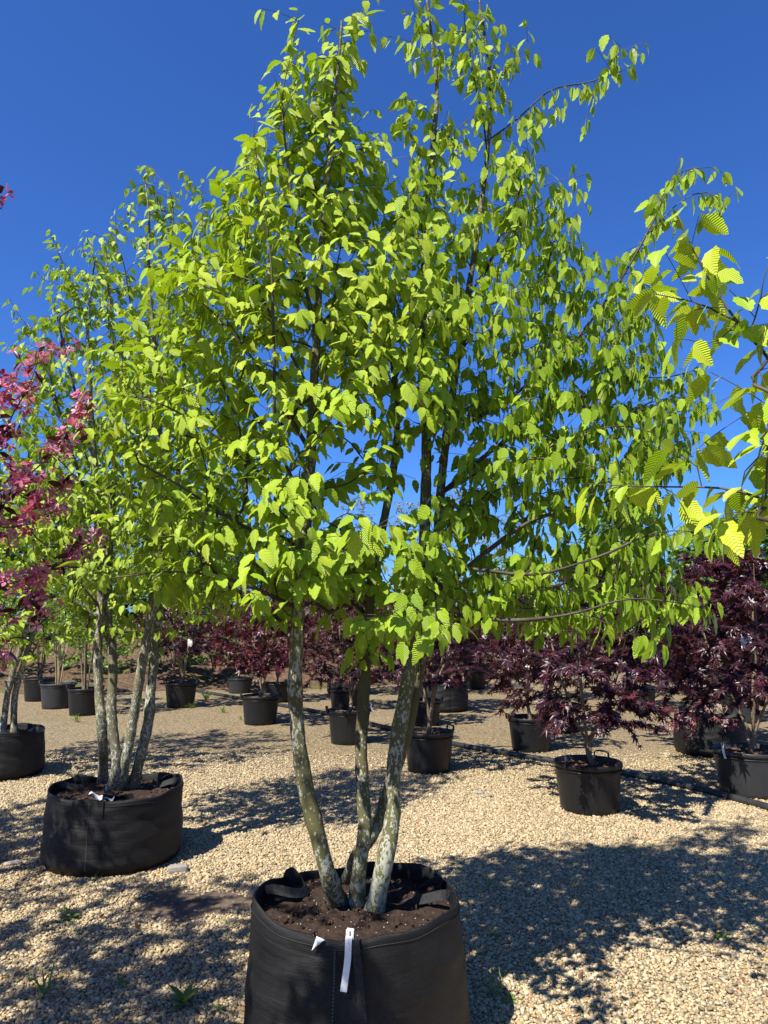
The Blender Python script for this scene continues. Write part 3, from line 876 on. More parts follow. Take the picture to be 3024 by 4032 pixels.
def bag(x, y, R, h, label, seed, mat=None, rz=0.0, handles=((0.3, 1), (3.4, 1)), soil=None, taper=1.10, seam=-math.pi / 2, name='grow_bag'):
    o = empty(name, (x, y, 0), label, 'grow bag', 'woven grow bags', rz)
    r2 = np.random.default_rng(seed); ph = r2.uniform(0, 6.28, 12)
    prof = [(0.0, 0.004), (R * 0.80, 0.004), (R * taper * 0.955, 0.012), (R * taper * 1.0, 0.05)]
    nz = 26
    for k in range(1, nz + 1):
        t = k / nz
        prof.append((R * (taper * 1.015 - (taper - 1) * t ** 1.5 - 0.01 * t), 0.05 + (h - 0.05) * t))
    ntop = len(prof)
    prof += [(R * 0.992, h + 0.003), (R * 0.984, h - 0.002), (R * 0.975, h - 0.03), (R * 0.965, h - 0.10)]

    def rf(r, t, z):
        q = np.clip(z / h, 0, 1)
        w = 0.012 * np.sin(2 * t + ph[0]) + 0.010 * np.sin(3 * t + ph[1] + 2 * q) + 0.006 * np.sin(7 * t + ph[2] + 5 * q) * q
        w += 0.008 * np.sin(14 * q + 2 * np.sin(2 * t + ph[3])) * np.sin(3 * t + ph[4]) + 0.0035 * np.sin(34 * q + 3 * np.sin(3 * t + ph[5])) + 0.005 * np.sin(21 * q + 5 * np.sin(2 * t + ph[10])) * np.clip(np.sin(2 * t + ph[11]), 0, 1)
        w += 0.010 * np.sin(5 * t + ph[6]) * np.clip(q - 0.75, 0, 1) * 4
        d = np.exp(-((np.angle(np.exp(1j * (t - seam)))) / 0.05) ** 2)
        return r * (1 + w * (r > 0.01) - 0.014 * d)

    def zf(r, t, z):
        q = np.clip((z - h * 0.7) / (h * 0.3), 0, 1)
        return z + q * (0.014 * np.sin(2 * t + ph[7]) + 0.010 * np.sin(3 * t + ph[8]) + 0.005 * np.sin(9 * t + ph[9]))

    v, f = lathe(prof, 96, rf, zf)
    uvv = np.stack([(np.arange(len(v)) % 96) / 96, v[:, 2]], -1)
    me_ = mesh_tris('bag_wall', v, f, [mat or M['fabric']], uvv)
    link('bag_wall', me_, o)
    # stitched seam: a line of stitches standing a little proud
    sp = Soup(); zs = np.arange(0.05, h - 0.02, 0.0105)
    th = np.full(len(zs), seam)
    pr = np.array(prof[2:ntop])
    for z_ in zs:
        r_ = np.interp(z_, pr[:, 1], pr[:, 0]); rr_ = float(rf(np.array(r_), np.array(seam), np.array(z_))) + 0.0012
        c = np.array([math.cos(seam) * rr_, math.sin(seam) * rr_, z_ + float(zf(0, np.array(seam), np.array(z_))) - z_])
        vb, fb = box(0, 0, 0, 0.0050, 0.006, 0.0062)
        ca, sa = math.cos(seam + math.pi / 2), math.sin(seam + math.pi / 2)
        vb = vb @ np.array([[ca, sa, 0], [-sa, ca, 0], [0, 0, 1]]); sp.add(vb + c, fb)
    v, f = sp.arrays(); link('seam', mesh_tris('seam', v, f, [M['stitch']], smooth=False), o)
    # hem near the rim
    tt = np.linspace(0, 2 * math.pi, 97)
    hr = rf(np.full(97, np.interp(h - 0.028, pr[:, 1], pr[:, 0])), tt, np.full(97, h - 0.028)) + 0.001
    hz = zf(0, tt, np.full(97, h - 0.028))
    v, f = tube(np.stack([hr * np.cos(tt), hr * np.sin(tt), hz], -1), np.full(97, 0.0022), 5, False)
    link('hem', mesh_tris('hem', v, f, [M['web']]), o)
    soil_part(o, R * 0.955, h - 0.05, soil or M['soil'], 0.007, 0.012)
    for (an, typ) in handles:
        ca, sa = math.cos(an), math.sin(an); n3 = np.array([ca, sa, 0]); tg = np.array([-sa, ca, 0])
        rin = R * 0.955
        # webbing loop that has flopped inwards over the rim onto the soil
        a0 = n3 * rin - tg * 0.09; a1 = n3 * rin + tg * 0.09
        ptsw = [a0 + [0, 0, h - 0.10], a0 + [0, 0, h - 0.004] - n3 * 0.006, a0 - n3 * 0.045 + [0, 0, h + 0.012], n3 * (rin - 0.13) - tg * 0.03 + [0, 0, h - 0.022],
                n3 * (rin - 0.12) + tg * 0.04 + [0, 0, h - 0.016], a1 - n3 * 0.03 + [0, 0, h + 0.004], a1 - n3 * 0.004 + [0, 0, h - 0.03]]
        pw = resample(ptsw, 0.012)
        v, f = ribbon(pw, [0, 0, 1] if typ == 0 else (n3 * 0.6 + np.array([0, 0, 0.8])), 0.036, 0.003)
        link('handle', mesh_tris('handle', v, f, [M['web']], smooth=False), o)
    return o


def pot_meshes(R, h, key, mat):
    c = TEMPL.setdefault(('pot', key, mat.name), {})
    if c:
        return c
    rb = R * 0.83
    prof = [(0, 0.006), (rb * 0.93, 0.006), (rb * 0.97, 0.0), (rb, 0.006)]
    for k in range(1, 9):
        t = k / 8; prof.append((rb + (R * 0.965 - rb) * t, 0.006 + (h - 0.045) * t))
    prof += [(R * 0.985, h - 0.036), (R, h - 0.032), (R * 1.004, h - 0.006), (R * 0.995, h), (R * 0.965, h + 0.001), (R * 0.952, h - 0.006), (R * 0.935, h - 0.11)]
    ph = rng.uniform(0, 6.28, 4)
    v, f = lathe(prof, 64, lambda r, t, z: r * (1 + 0.006 * np.sin(2 * t + ph[0]) + 0.003 * np.sin(3 * t + ph[1])))
    c['pot_wall'] = mesh_tris('pot_wall', v, f, [mat])
    # ring bead under the rim
    tt = np.linspace(0, 2 * math.pi, 49)
    v, f = tube(np.stack([R * 0.972 * np.cos(tt), R * 0.972 * np.sin(tt), np.full(49, h - 0.055)], -1), np.full(49, 0.004), 5, False)
    c['rim_bead'] = mesh_tris('rim_bead', v, f, [mat])
    # drain notches round the foot
    sp = Soup()
    for k in range(10):
        a_ = 2 * math.pi * k / 10 + 0.2; vb, fb = box(rb * 1.0, 0, 0.016, 0.006, 0.012, 0.022)
        ca, sa = math.cos(a_), math.sin(a_); sp.add(vb @ np.array([[ca, sa, 0], [-sa, ca, 0], [0, 0, 1]]), fb)
    v, f = sp.arrays(); c['drain_slots'] = mesh_tris('drain_slots', v, f, [M['ink']], smooth=False)
    # handle: arch of flat bar standing up from the rim
    hp = resample([(R * 1.0, -0.065, h - 0.03), (R * 1.035, -0.064, h + 0.004), (R * 1.05, -0.055, h + 0.034), (R * 1.05, 0.0, h + 0.040), (R * 1.05, 0.055, h + 0.034), (R * 1.035, 0.064, h + 0.004), (R * 1.0, 0.065, h - 0.03)], 0.012)
    v, f = ribbon(hp, (1, 0, 0.2), 0.022, 0.008)
    c['handle'] = mesh_tris('handle', v, f, [mat])
    return c


def pot(x, y, R, h, label, mat='pot', rz=0.0, soil='mulch', nhandles=2):
    o = empty('plant_pot', (x, y, 0), label, 'plant pot', 'black plastic pots on the gravel', rz)
    c = pot_meshes(0.28, 0.40, 0, M[mat])
    k = (R / 0.28, R / 0.28, h / 0.40)
    wall = link('pot_wall', c['pot_wall'], o); wall.scale = k
    for nm in ('rim_bead', 'drain_slots'):
        link(nm, c[nm], wall)
    for e in range(nhandles):
        q = link('handle', c['handle'], o); q.rotation_euler = (0, 0, math.pi * e); q.scale = k
    soil_part(o, R * 0.938, h - 0.045, M[soil], 0.005, 0.008)
    return o


def solve_pot(xl, xr, ybase, R=None, f=0.84):
    p0 = G((xl + xr) / 2, ybase)
    d = p0[1]
    z = d * CP - EYE * SP + 0.25
    r = R or (xr - xl) / FPX * z / 2
    dc = d + r * f
    return p0[0] * dc / d, dc, r


MAIN_C = (-0.105, 3.05); MAIN_R = 0.385; MAIN_H = 0.52
main_bag = bag(MAIN_C[0], MAIN_C[1], MAIN_R, MAIN_H, 'big black woven grow bag with long white tag hanging on its stitched front', 3, handles=((0.15, 1), (2.75, 1)), seam=-math.pi / 2 - 0.16, taper=1.09)
LX, LY, LR = -1.80, 5.17, 0.42
left_bag = bag(LX, LY, LR, 0.46, 'black woven grow bag holding the four grey stems, beside the spilt soil', 11, handles=((0.5, 1), (2.9, 1), (-1.2, 1)), seam=-1.62, taper=1.03)
FLX, FLY = -3.86, 7.72
bag(FLX, FLY, 0.38, 0.44, 'black woven grow bag under the two pale leaning stems beside the blossom branches', 17, seam=-1.2, taper=1.03)
# the next bag of the row, beside the photographer
RX, RY = 1.78, 0.70
bag(RX, RY, 0.39, 0.50, 'black woven grow bag of the tree whose boughs reach into the sky', 23, seam=-2.0)
CBX, CBY = -2.50, 1.85
bag(CBX, CBY, 0.38, 0.46, 'black woven grow bag of the pink flowering crabapple', 29, seam=-1.0)

# tags on the main bag
def front_pt(an, z, off=0.004, R=MAIN_R):
    r = R * (1.09 * 1.015 - 0.09 * (z / MAIN_H) ** 1.5 - 0.01) * 1.012 + off
    return np.array([MAIN_C[0] + r * math.cos(an), MAIN_C[1] + r * math.sin(an), z])


an = -math.pi / 2 - 0.035
e = empty('plant_label', (front_pt(an, 0.50)[0], front_pt(an, 0.50)[1], 0.31), 'long white plastic plant label hanging down the front of the big bag', 'label', 'white plant labels')
b0 = np.array(e.location)
pt = [front_pt(an, 0.535, -0.012) + [0.004, 0.01, 0.006], front_pt(an, 0.520, 0.006), front_pt(an - 0.005, 0.46, 0.010), front_pt(an - 0.02, 0.41, 0.012), front_pt(an - 0.035, 0.365, 0.014)]
v, f = ribbon(resample(pt, 0.01) - b0, (1, 0.05, 0), 0.022, 0.0014)
link('label_strip', mesh_tris('label_strip', v, f, [M['tag']], smooth=False), e)
hd = front_pt(an, 0.535, -0.004) - b0
v, f = box(hd[0] + 0.003, hd[1] - 0.006, hd[2] - 0.006, 0.026, 0.0016, 0.034); lh = link('label_head', mesh_tris('label_head', v, f, [M['tag']], smooth=False), e)
v, f = box(hd[0] + 0.004, hd[1] - 0.0074, hd[2] - 0.002, 0.003, 0.0012, 0.018); link('slot', mesh_tris('slot', v, f, [M['ink']], smooth=False), lh)
v, f = box(hd[0] + 0.004, hd[1] - 0.0074, hd[2] - 0.013, 0.009, 0.0012, 0.004); link('slot', mesh_tris('slot', v, f, [M['ink']], smooth=False), lh)
an = -math.pi / 2 + 0.055
pt = [front_pt(an - 0.03, 0.525, -0.006), front_pt(an - 0.03, 0.50, 0.005), front_pt(an, 0.40, 0.007), front_pt(an + 0.03, 0.27, 0.009)]
bp_ = np.array([MAIN_C[0], MAIN_C[1], 0])
v, f = ribbon(resample(pt, 0.015) - bp_, (1, 0.05, 0), 0.026, 0.0018)
link('hanging_strap', mesh_tris('hanging_strap', v, f, [M['web']], smooth=False), main_bag)
an = -math.pi / 2 - 0.335
q0 = front_pt(an, 0.505, 0.006)
e = empty('fabric_label', tuple(q0), 'small folded white fabric label sewn on the rim of the big bag', 'label')
v = np.array([[-0.008, -0.002, -0.03], [0.034, -0.006, 0.004], [0.008, -0.004, 0.014], [0.012, -0.014, -0.004], [-0.006, -0.001, -0.028], [0.034, -0.004, 0.006], [0.008, -0.002, 0.016], [0.012, -0.012, -0.002]])
link('label_fold', mesh_tris('label_fold', v, np.array([[0, 1, 3], [3, 1, 2], [0, 3, 2], [4, 7, 5], [7, 6, 5], [4, 6, 7], [0, 4, 1], [4, 5, 1], [1, 5, 2], [5, 6, 2], [2, 6, 0], [6, 4, 0]]), [M['tag']], smooth=False), e)
# folded webbing behind the label and white sheet in the left bag
e = empty('paper_tag', (LX + 0.0, LY - 0.33, 0.452), 'crumpled white paper tag lying inside the rim of the four-stem bag', 'label')
gv_ = []
for a_ in range(7):
    for b2 in range(4):
        gv_.append([-0.05 + a_ * 0.024, -0.03 + b2 * 0.022, 0.012 + 0.012 * math.sin(a_ * 1.7 + b2) - 0.004 * a_ * 0.5 + (0.02 if a_ < 2 else 0)])
gv_ = np.array(gv_); gv2 = np.vstack([gv_, gv_ - [0, 0, 0.0015]])
ff = []
for a_ in range(6):
    for b2 in range(3):
        p_ = a_ * 4 + b2; ff += [[p_, p_ + 4, p_ + 5, p_ + 1], [p_ + 28, p_ + 29, p_ + 33, p_ + 32]]
link('paper', mesh_tris('paper', gv2, np.array(ff), [M['tag']], smooth=False), e)

# ------------------------------------------------------------------ the big hornbeam
def g_soil(x, y, z):
    return G(x * K, y * K, z)


def stem_pts(base_px, pix, z0):
    """base on the soil at view pixel, then view pixels with world depths"""
    b0_ = g_soil(base_px[0], base_px[1], z0)
    return [b0_] + [P(x, y, Y) for x, y, Y in pix]


zs_ = MAIN_H - 0.055
S1 = stem_pts((733, 1957), [(706, 1880, 2.93), (680, 1780, 2.94), (660, 1700, 2.95), (646, 1610, 2.96), (640, 1540, 2.97), (637, 1470, 2.97), (640, 1390, 2.97), (644, 1310, 2.96), (655, 1200, 2.96), (664, 1100, 2.97), (672, 980, 2.98), (676, 860, 2.98), (684, 740, 2.97), (690, 600, 2.95), (702, 440, 2.93), (716, 280, 2.92), (733, 120, 2.9), (738, 45, 2.9)], zs_)
S2 = stem_pts((770, 1962), [(776, 1880, 2.98), (788, 1790, 3.02), (783, 1700, 3.06), (780, 1620, 3.10), (783, 1540, 3.14), (789, 1440, 3.18), (797, 1340, 3.22), (803, 1250, 3.25), (822, 1160, 3.28), (842, 1060, 3.32), (856, 960, 3.35), (856, 850, 3.38), (835, 700, 3.42), (815, 560, 3.45), (800, 420, 3.45)], zs_)
S3 = stem_pts((808, 1972), [(827, 1880, 2.94), (846, 1780, 2.98), (848, 1700, 3.02), (858, 1600, 3.05), (876, 1500, 3.08), (893, 1410, 3.10), (906, 1320, 3.12), (914, 1220, 3.15), (918, 1120, 3.18), (921, 1000, 3.20), (920, 880, 3.22), (916, 740, 3.24), (916, 600, 3.26), (921, 470, 3.28), (934, 330, 3.30), (944, 200, 3.30), (936, 110, 3.30), (925, 20, 3.3), (915, -60, 3.3)], zs_)
S4 = stem_pts((752, 1905), [(770, 1850, 3.12), (805, 1800, 3.16), (828, 1740, 3.18), (845, 1690, 3.19), (862, 1640, 3.2), (884, 1560, 3.21), (898, 1480, 3.22), (915, 1400, 3.23), (930, 1300, 3.24), (944, 1180, 3.25), (952, 1060, 3.27), (965, 940, 3.28), (985, 800, 3.3), (1010, 640, 3.32), (1035, 480, 3.35), (1053, 330, 3.38), (1061, 210, 3.38), (1052, 110, 3.36), (1038, 20, 3.35), (1025, -60, 3.35)], zs_)
gm = Grow([S1, S2, S3, S4], [(0.034, 0.004), (0.030, 0.004), (0.034, 0.004), (0.029, 0.004)])


def px_path(lst):
    return [P(x, y, Y) for x, y, Y in lst]


bough_tips = []
for lst in (
    [(1057, 300, 3.37), (1120, 255, 3.40), (1190, 195, 3.45), (1270, 178, 3.48), (1355, 150, 3.50)],
    [(1060, 215, 3.37), (1085, 165, 3.35), (1110, 130, 3.3), (1140, 92, 3.28)],
    [(1053, 330, 3.38), (1042, 250, 3.3), (1020, 150, 3.28), (1005, 60, 3.25), (1000, -30, 3.25)],
    [(1010, 640, 3.32), (1100, 500, 3.3), (1160, 410, 3.28), (1265, 377, 3.25)],
    [(985, 800, 3.30), (1060, 560, 3.2), (1120, 420, 3.1), (1160, 300, 3.05), (1190, 230, 3.0)],
    [(965, 940, 3.28), (1100, 860, 3.25), (1220, 760, 3.2), (1330, 620, 3.15), (1400, 500, 3.1), (1450, 390, 3.08), (1470, 338, 3.06)],
    [(1400, 500, 3.1), (1465, 440, 3.08), (1520, 415, 3.06), (1565, 436, 3.05)],
    [(1450, 390, 3.08), (1490, 365, 3.08), (1535, 362, 3.08)],
    [(952, 1060, 3.27), (1080, 960, 3.3), (1220, 880, 3.35), (1350, 820, 3.4), (1440, 815, 3.42), (1515, 795, 3.45)],
    [(1220, 880, 3.35), (1330, 880, 3.3), (1440, 890, 3.3), (1545, 880, 3.3)],
    [(944, 1180, 3.25), (1080, 1040, 3.15), (1200, 960, 3.05), (1330, 920, 3.0), (1430, 940, 2.95)],
    [(952, 1060, 3.27), (1060, 1010, 3.1), (1180, 990, 2.95), (1290, 1010, 2.85), (1400, 1060, 2.8)],
    [(930, 1300, 3.24), (1040, 1200, 3.15), (1160, 1120, 3.1), (1320, 1080, 3.05), (1440, 1000, 3.0), (1500, 985, 3.0)],
    [(906, 1320, 3.12), (1010, 1332, 3.0), (1120, 1340, 2.92), (1240, 1325, 2.86), (1350, 1295, 2.82), (1450, 1300, 2.80), (1540, 1318, 2.78)],
    [(1240, 1325, 2.86), (1320, 1350, 2.84), (1400, 1390, 2.83)],
    [(914, 1220, 3.15), (1030, 1230, 3.0), (1160, 1240, 2.9), (1300, 1200, 2.85), (1420, 1150, 2.82), (1540, 1150, 2.80)],
    [(914, 1220, 3.15), (940, 1280, 2.85), (940, 1330, 2.6), (950, 1370, 2.45)],
    [(644, 1310, 2.96), (560, 1275, 2.85), (470, 1245, 2.75), (370, 1235, 2.68), (270, 1245, 2.62), (205, 1255, 2.6)],
    [(655, 1200, 2.96), (570, 1160, 2.9), (480, 1110, 2.85), (390, 1050, 2.8), (300, 1000, 2.78)],
    [(664, 1100, 2.97), (560, 1020, 2.85), (450, 930, 2.75), (340, 870, 2.7), (240, 850, 2.68)],
    [(672, 980, 2.98), (600, 860, 2.9), (520, 740, 2.82), (420, 640, 2.75), (330, 590, 2.72)],
    [(676, 860, 2.98), (595, 700, 2.85), (530, 560, 2.78), (480, 430, 2.75)],
    [(664, 1100, 2.97), (600, 950, 2.8), (592, 760, 2.7), (585, 560, 2.65), (560, 380, 2.62), (545, 290, 2.62)],
    [(684, 740, 2.97), (650, 560, 2.9), (625, 380, 2.85), (610, 220, 2.82), (632, 100, 2.82)],
    [(644, 1310, 2.96), (700, 1240, 2.7), (760, 1180, 2.5), (800, 1150, 2.35), (810, 1130, 2.2)],
    [(789, 1440, 3.18), (800, 1360, 2.95), (830, 1330, 2.7), (860, 1330, 2.5)],
    [(655, 1200, 2.96), (640, 1120, 2.7), (620, 1060, 2.5), (590, 1040, 2.35)],
):
    gm.path(px_path(lst))
    bp3 = resample(px_path(lst), 0.05); bp3 = bp3[int(len(bp3) * 0.45):]
    bough_tips += [q + rng.normal(0, 1, 3) * np.array([0.05, 0.10, 0.03]) for q in bp3[::2]]

rows_main = [
    (40, [(712, 762, 1.2)]), (110, [(632, 764, 1.5)]), (200, [(602, 768, 1.6)]), (270, [(575, 800, 1.55)]), (320, [(512, 805, 1.5)]),
    (400, [(500, 850, 1.4)]), (470, [(425, 900, 1.2)]), (560, [(370, 960, 1.15)]), (640, [(320, 1000, 1.15)]), (740, [(260, 1000, 1.1)]), (850, [(225, 980, .95)]),
    (950, [(205, 960, .8)]), (1050, [(250, 960, .8)]), (1150, [(330, 960, .8)]), (1220, [(220, 960, .9)]), (1290, [(420, 960, .75)]), (1340, [(590, 960, .5)])]
rows_right = [
    (20, [(870, 1085, .20)]), (130, [(885, 1110, .18)]), (230, [(850, 1130, .22)]), (330, [(850, 1180, .42)]), (400, [(850, 1215, .85)]),
    (520, [(900, 1260, .95)]), (600, [(940, 1400, .8)]), (700, [(960, 1430, .85)]), (800, [(960, 1460, .9)]), (900, [(960, 1500, .9)]),
    (1000, [(960, 1490, .85)]), (1100, [(960, 1440, .85)]), (1200, [(960, 1470, .9)]), (1290, [(960, 1510, .8)]), (1350, [(960, 1400, .55)])]


def crown_targets(samples, Yc, depth, zlo=None):
    T = []
    for x, y, u, w in samples:
        dx = ((x - 800) / 190) ** 2 + ((y - 980) / 130) ** 2
        if dx < 1 and rng.random() < 0.68:
            continue
        hw = w * K / FPX * 3.0 / 2
        Rm = min(depth, hw * 1.0) * math.sqrt(max(0.05, 1 - 0.8 * u * u))
        T.append(P(x, y, Yc + rng.uniform(-0.62, 1) * Rm))
    return T


gm.targets(bough_tips, 1.3, up=0.0, wup=0.3)
gm.targets(crown_targets(sample_spans(rows_main, 1250), 2.98, 0.85), 1.45, up=0.45, wup=1.0)
gm.targets(crown_targets(sample_spans(rows_right, 820), 3.18, 0.75), 1.40, up=0.3, wup=0.8)
gm.side_twigs(0.55, 0.06, 0.16, 0.0046, stem_r=0.0095)
gm.radii(0.0012)
mb = np.array([MAIN_C[0], MAIN_C[1], MAIN_H - 0.05])
main_tree = empty('hornbeam_tree', tuple(mb), 'tall multi-stem hornbeam with bright lime leaves and spotted trunks in the big white-tagged bag', 'tree', 'multi-stem hornbeams in bags')
gm.build(main_tree, mb, M['bark'], M['twig'])
Pp, D, S = gm.leaf_sites(0.0042, 0.040, 1.25)
u_, v_, _z = project(Pp)
drp = np.clip(1.05 + (u_ / K - 780) / 480, 0.75, 1.8)
pet, L, Nn, s = hornbeam_leaf_orient(Pp, D, S, (MAIN_C[0] + 0.05, 3.1), drp, 0.067)
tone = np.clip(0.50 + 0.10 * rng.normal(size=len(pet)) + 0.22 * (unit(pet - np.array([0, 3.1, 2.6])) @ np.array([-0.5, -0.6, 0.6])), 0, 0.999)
print('main leaves', len(pet), 'nodes', gm.n, 'sub', gm.nsub)
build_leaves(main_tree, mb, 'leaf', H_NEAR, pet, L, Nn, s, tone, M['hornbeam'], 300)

# ------------------------------------------------------------------ the four-stem hornbeam on the left
zs2 = 0.46 - 0.05
T1 = stem_pts((223, 1690), [(222, 1600, 5.15), (214, 1500, 5.15), (212, 1400, 5.15), (218, 1300, 5.15), (215, 1150, 5.15), (205, 1000, 5.15), (195, 850, 5.1), (190, 700, 5.1), (205, 560, 5.1)], zs2)
T2 = stem_pts((240, 1708), [(252, 1650, 5.12), (241, 1540, 5.15), (244, 1430, 5.18), (233, 1330, 5.2), (236, 1200, 5.25), (245, 1050, 5.3), (250, 880, 5.3), (240, 700, 5.3), (228, 540, 5.3)], zs2)
T3 = stem_pts((258, 1708), [(272, 1640, 5.12), (290, 1540, 5.12), (306, 1440, 5.1), (323, 1340, 5.1), (338, 1240, 5.1), (350, 1100, 5.1), (345, 940, 5.1), (335, 760, 5.1), (322, 600, 5.1), (322, 470, 5.1), (312, 380, 5.1)], zs2)
T4 = stem_pts((286, 1706), [(302, 1640, 5.2), (320, 1560, 5.22), (327, 1480, 5.25), (336, 1400, 5.28), (346, 1300, 5.3), (352, 1180, 5.3), (380, 1050, 5.35), (400, 900, 5.4), (395, 750, 5.4), (385, 600, 5.4)], zs2)
gl = Grow([T1, T2, T3, T4], [(0.036, 0.005), (0.036, 0.005), (0.036, 0.004), (0.038, 0.005)])
for lst in ([(336, 1400, 5.28), (365, 1372, 5.2), (388, 1362, 5.15), (430, 1300, 5.1), (480, 1270, 5.0)],
            [(205, 1000, 5.15), (150, 800, 5.1), (110, 640, 5.1), (62, 620, 5.1)],
            [(190, 700, 5.1), (150, 600, 5.1), (118, 525, 5.1)],
            [(345, 940, 5.1), (290, 700, 5.0), (265, 560, 5.0), (235, 500, 5.0)],
            [(335, 760, 5.1), (365, 560, 5.0), (372, 430, 5.0), (325, 360, 5.05)],
            [(215, 1150, 5.15), (150, 960, 5.0), (90, 760, 5.0), (30, 665, 5.0)],
            [(395, 750, 5.4), (420, 560, 5.4), (440, 440, 5.4), (395, 365, 5.4)],
            [(233, 1330, 5.2), (170, 1260, 5.0), (110, 1240, 4.9)],
            [(346, 1300, 5.3), (440, 1180, 5.2), (520, 1100, 5.1)]):
    gl.path(px_path(lst))
rows_l = [(400, [(300, 330, .4)]), (500, [(240, 400, .5)]), (560, [(110, 430, .45)]), (650, [(50, 450, .5)]), (760, [(40, 480, .75)]), (880, [(30, 500, .95)]),
          (1000, [(30, 520, 1.0)]), (1100, [(40, 540, 1.0)]), (1200, [(60, 540, 1.0)]), (1300, [(80, 500, .9)]), (1360, [(140, 420, .5)])]
T = []
for x, y, u, w in sample_spans(rows_l, 880):
    T.append(P(x, y, 5.22 + rng.uniform(-0.65, 1) * min(1.0, w * K / FPX * 2.4) * math.sqrt(max(0.05, 1 - 0.8 * u * u))))
gl.targets(T, 1.35, up=0.5, wup=1.0)
gl.side_twigs(0.42, 0.08, 0.20, 0.0048, stem_r=0.015)
gl.radii(0.0014)
lb = np.array([LX, LY, 0.41])
left_tree = empty('hornbeam_tree', tuple(lb), 'hornbeam on four lichen-grey stems in the bag beside the spilt soil', 'tree', 'multi-stem hornbeams in bags')
gl.build(left_tree, lb, M['bark_left'], M['twig'])
Pp, D, S = gl.leaf_sites(0.0042, 0.048, 1.2)
pet, L, Nn, s = hornbeam_leaf_orient(Pp, D, S, (LX, LY), np.full(len(Pp), 1.0), 0.066)
tone = np.clip(0.50 + 0.16 * rng.normal(size=len(pet)), 0, 0.999)
print('left leaves', len(pet))
build_leaves(left_tree, lb, 'leaf', H_MID, pet, L, Nn, s, tone, M['hornbeam_far'], 300)


# ------------------------------------------------------------------ hornbeams at both ends of the row
def free_hornbeam(name, label, base, stems, radii, paths, tg, nleafsize, shapes, mat, zmin, droop, single, bark, prob=0.38, tone0=0.5, cell=26.0):
    g = Grow(stems, radii)
    for pth in paths:
        g.path(pth)
    g.targets(tg, zmin, up=0.4)
    g.side_twigs(prob, 0.07, 0.18, 0.0045)
    g.radii(0.0013)
    base = np.asarray(base, float)
    t = empty(name, tuple(base), label, 'tree', 'multi-stem hornbeams in bags')
    g.build(t, base, bark, M['twig'])
    Pp_, D_, S_ = g.leaf_sites(0.0038, 0.055, zmin - 0.2)
    pet_, L2, N2, s2 = hornbeam_leaf_orient(Pp_, D_, S_, base[:2], np.full(len(Pp_), droop), nleafsize)
    tn = np.clip(tone0 + 0.14 * rng.normal(size=len(pet_)), 0, 0.999)
    print(name, 'leaves', len(pet_))
    build_leaves(t, base, 'leaf', shapes, pet_, L2, N2, s2, tn, mat, single, cell=cell)
    return t


def ball_targets(c, r, n_, rz):
    d = unit(rng.normal(size=(n_, 3))); q = rng.random(n_) ** 0.4
    return np.asarray(c) + d * q[:, None] * np.array([r, r, rz])


# far-left tree of the row
b0 = np.array([FLX, FLY, 0.40])
sts = [[b0 + [-0.02, 0, 0], P(20, 1480, FLY - 0.02), P(45, 1400, FLY), P(62, 1320, FLY), P(70, 1150, FLY), P(60, 950, FLY)],
       [b0 + [0.08, 0.04, 0], P(33, 1500, FLY + 0.05), P(58, 1410, FLY + 0.05), P(85, 1320, FLY + 0.1), P(110, 1180, FLY + 0.1), P(100, 1000, FLY + 0.1)],
       [b0 + [-0.12, -0.02, 0], b0 + [-0.25, 0, 0.8], b0 + [-0.3, 0, 1.8], b0 + [-0.4, 0.1, 2.9]]]
tg = [p for p in ball_targets((FLX + 0.1, FLY, 2.55), 1.35, 420, 1.55) if p[2] > 1.15]
free_hornbeam('hornbeam_tree', 'yellow-green hornbeam behind the pink blossom branches, on two leaning stems', b0, sts, [(0.034, 0.006)] * 3, [], tg, 0.078, H_MID, M['hornbeam_far'], 1.2, 0.6, 300, M['bark_left'], tone0=0.62)

# tree beside the photographer whose boughs reach into view on the right
b0 = np.array([RX, RY, 0.45])
sts = [[b0 + [0, 0, 0], b0 + [-0.05, 0.08, 0.7], b0 + [-0.12, 0.2, 1.3], b0 + [-0.15, 0.3, 2.0], b0 + [-0.1, 0.35, 3.2]],
       [b0 + [0.08, -0.05, 0], b0 + [0.2, -0.1, 0.9], b0 + [0.3, -0.1, 1.9], b0 + [0.35, -0.1, 3.1]]]
paths = [
    [sts[0][2], P(1720, 860, 1.55), P(1659, 770, 1.72), P(1600, 705, 1.78), P(1545, 625, 1.82), P(1500, 545, 1.84), P(1465, 465, 1.86)],
    [P(1600, 705, 1.78), P(1560, 680, 1.82), P(1510, 655, 1.86), P(1440, 640, 1.9), P(1390, 630, 1.95)],
    [P(1620, 725, 1.76), P(1640, 660, 1.72), P(1650, 600, 1.70), P(1665, 560, 1.68)],
    [P(1600, 705, 1.78), P(1560, 730, 1.76), P(1520, 745, 1.75)],
    [sts[0][2], P(1740, 1130, 1.5), P(1659, 1082, 1.72), P(1560, 1055, 1.84), P(1450, 1052, 1.92), P(1360, 1050, 1.98), P(1270, 1045, 2.05)],
    [P(1510, 1052, 1.88), P(1505, 1000, 1.86), P(1512, 965, 1.84)],
    [P(1600, 1065, 1.8), P(1608, 1020, 1.78), P(1640, 985, 1.74)],
    [P(1659, 1082, 1.72), P(1600, 1110, 1.74), P(1555, 1130, 1.74)],
    [P(1700, 1000, 1.6), P(1660, 870, 1.66), P(1640, 800, 1.68)],
]
tg = [p for p in ball_targets((RX + 0.25, RY - 0.1, 2.4), 0.95, 200, 1.2) if p[2] > 1.3 and p[0] > 0.56 * max(p[1], 0) + 0.45]
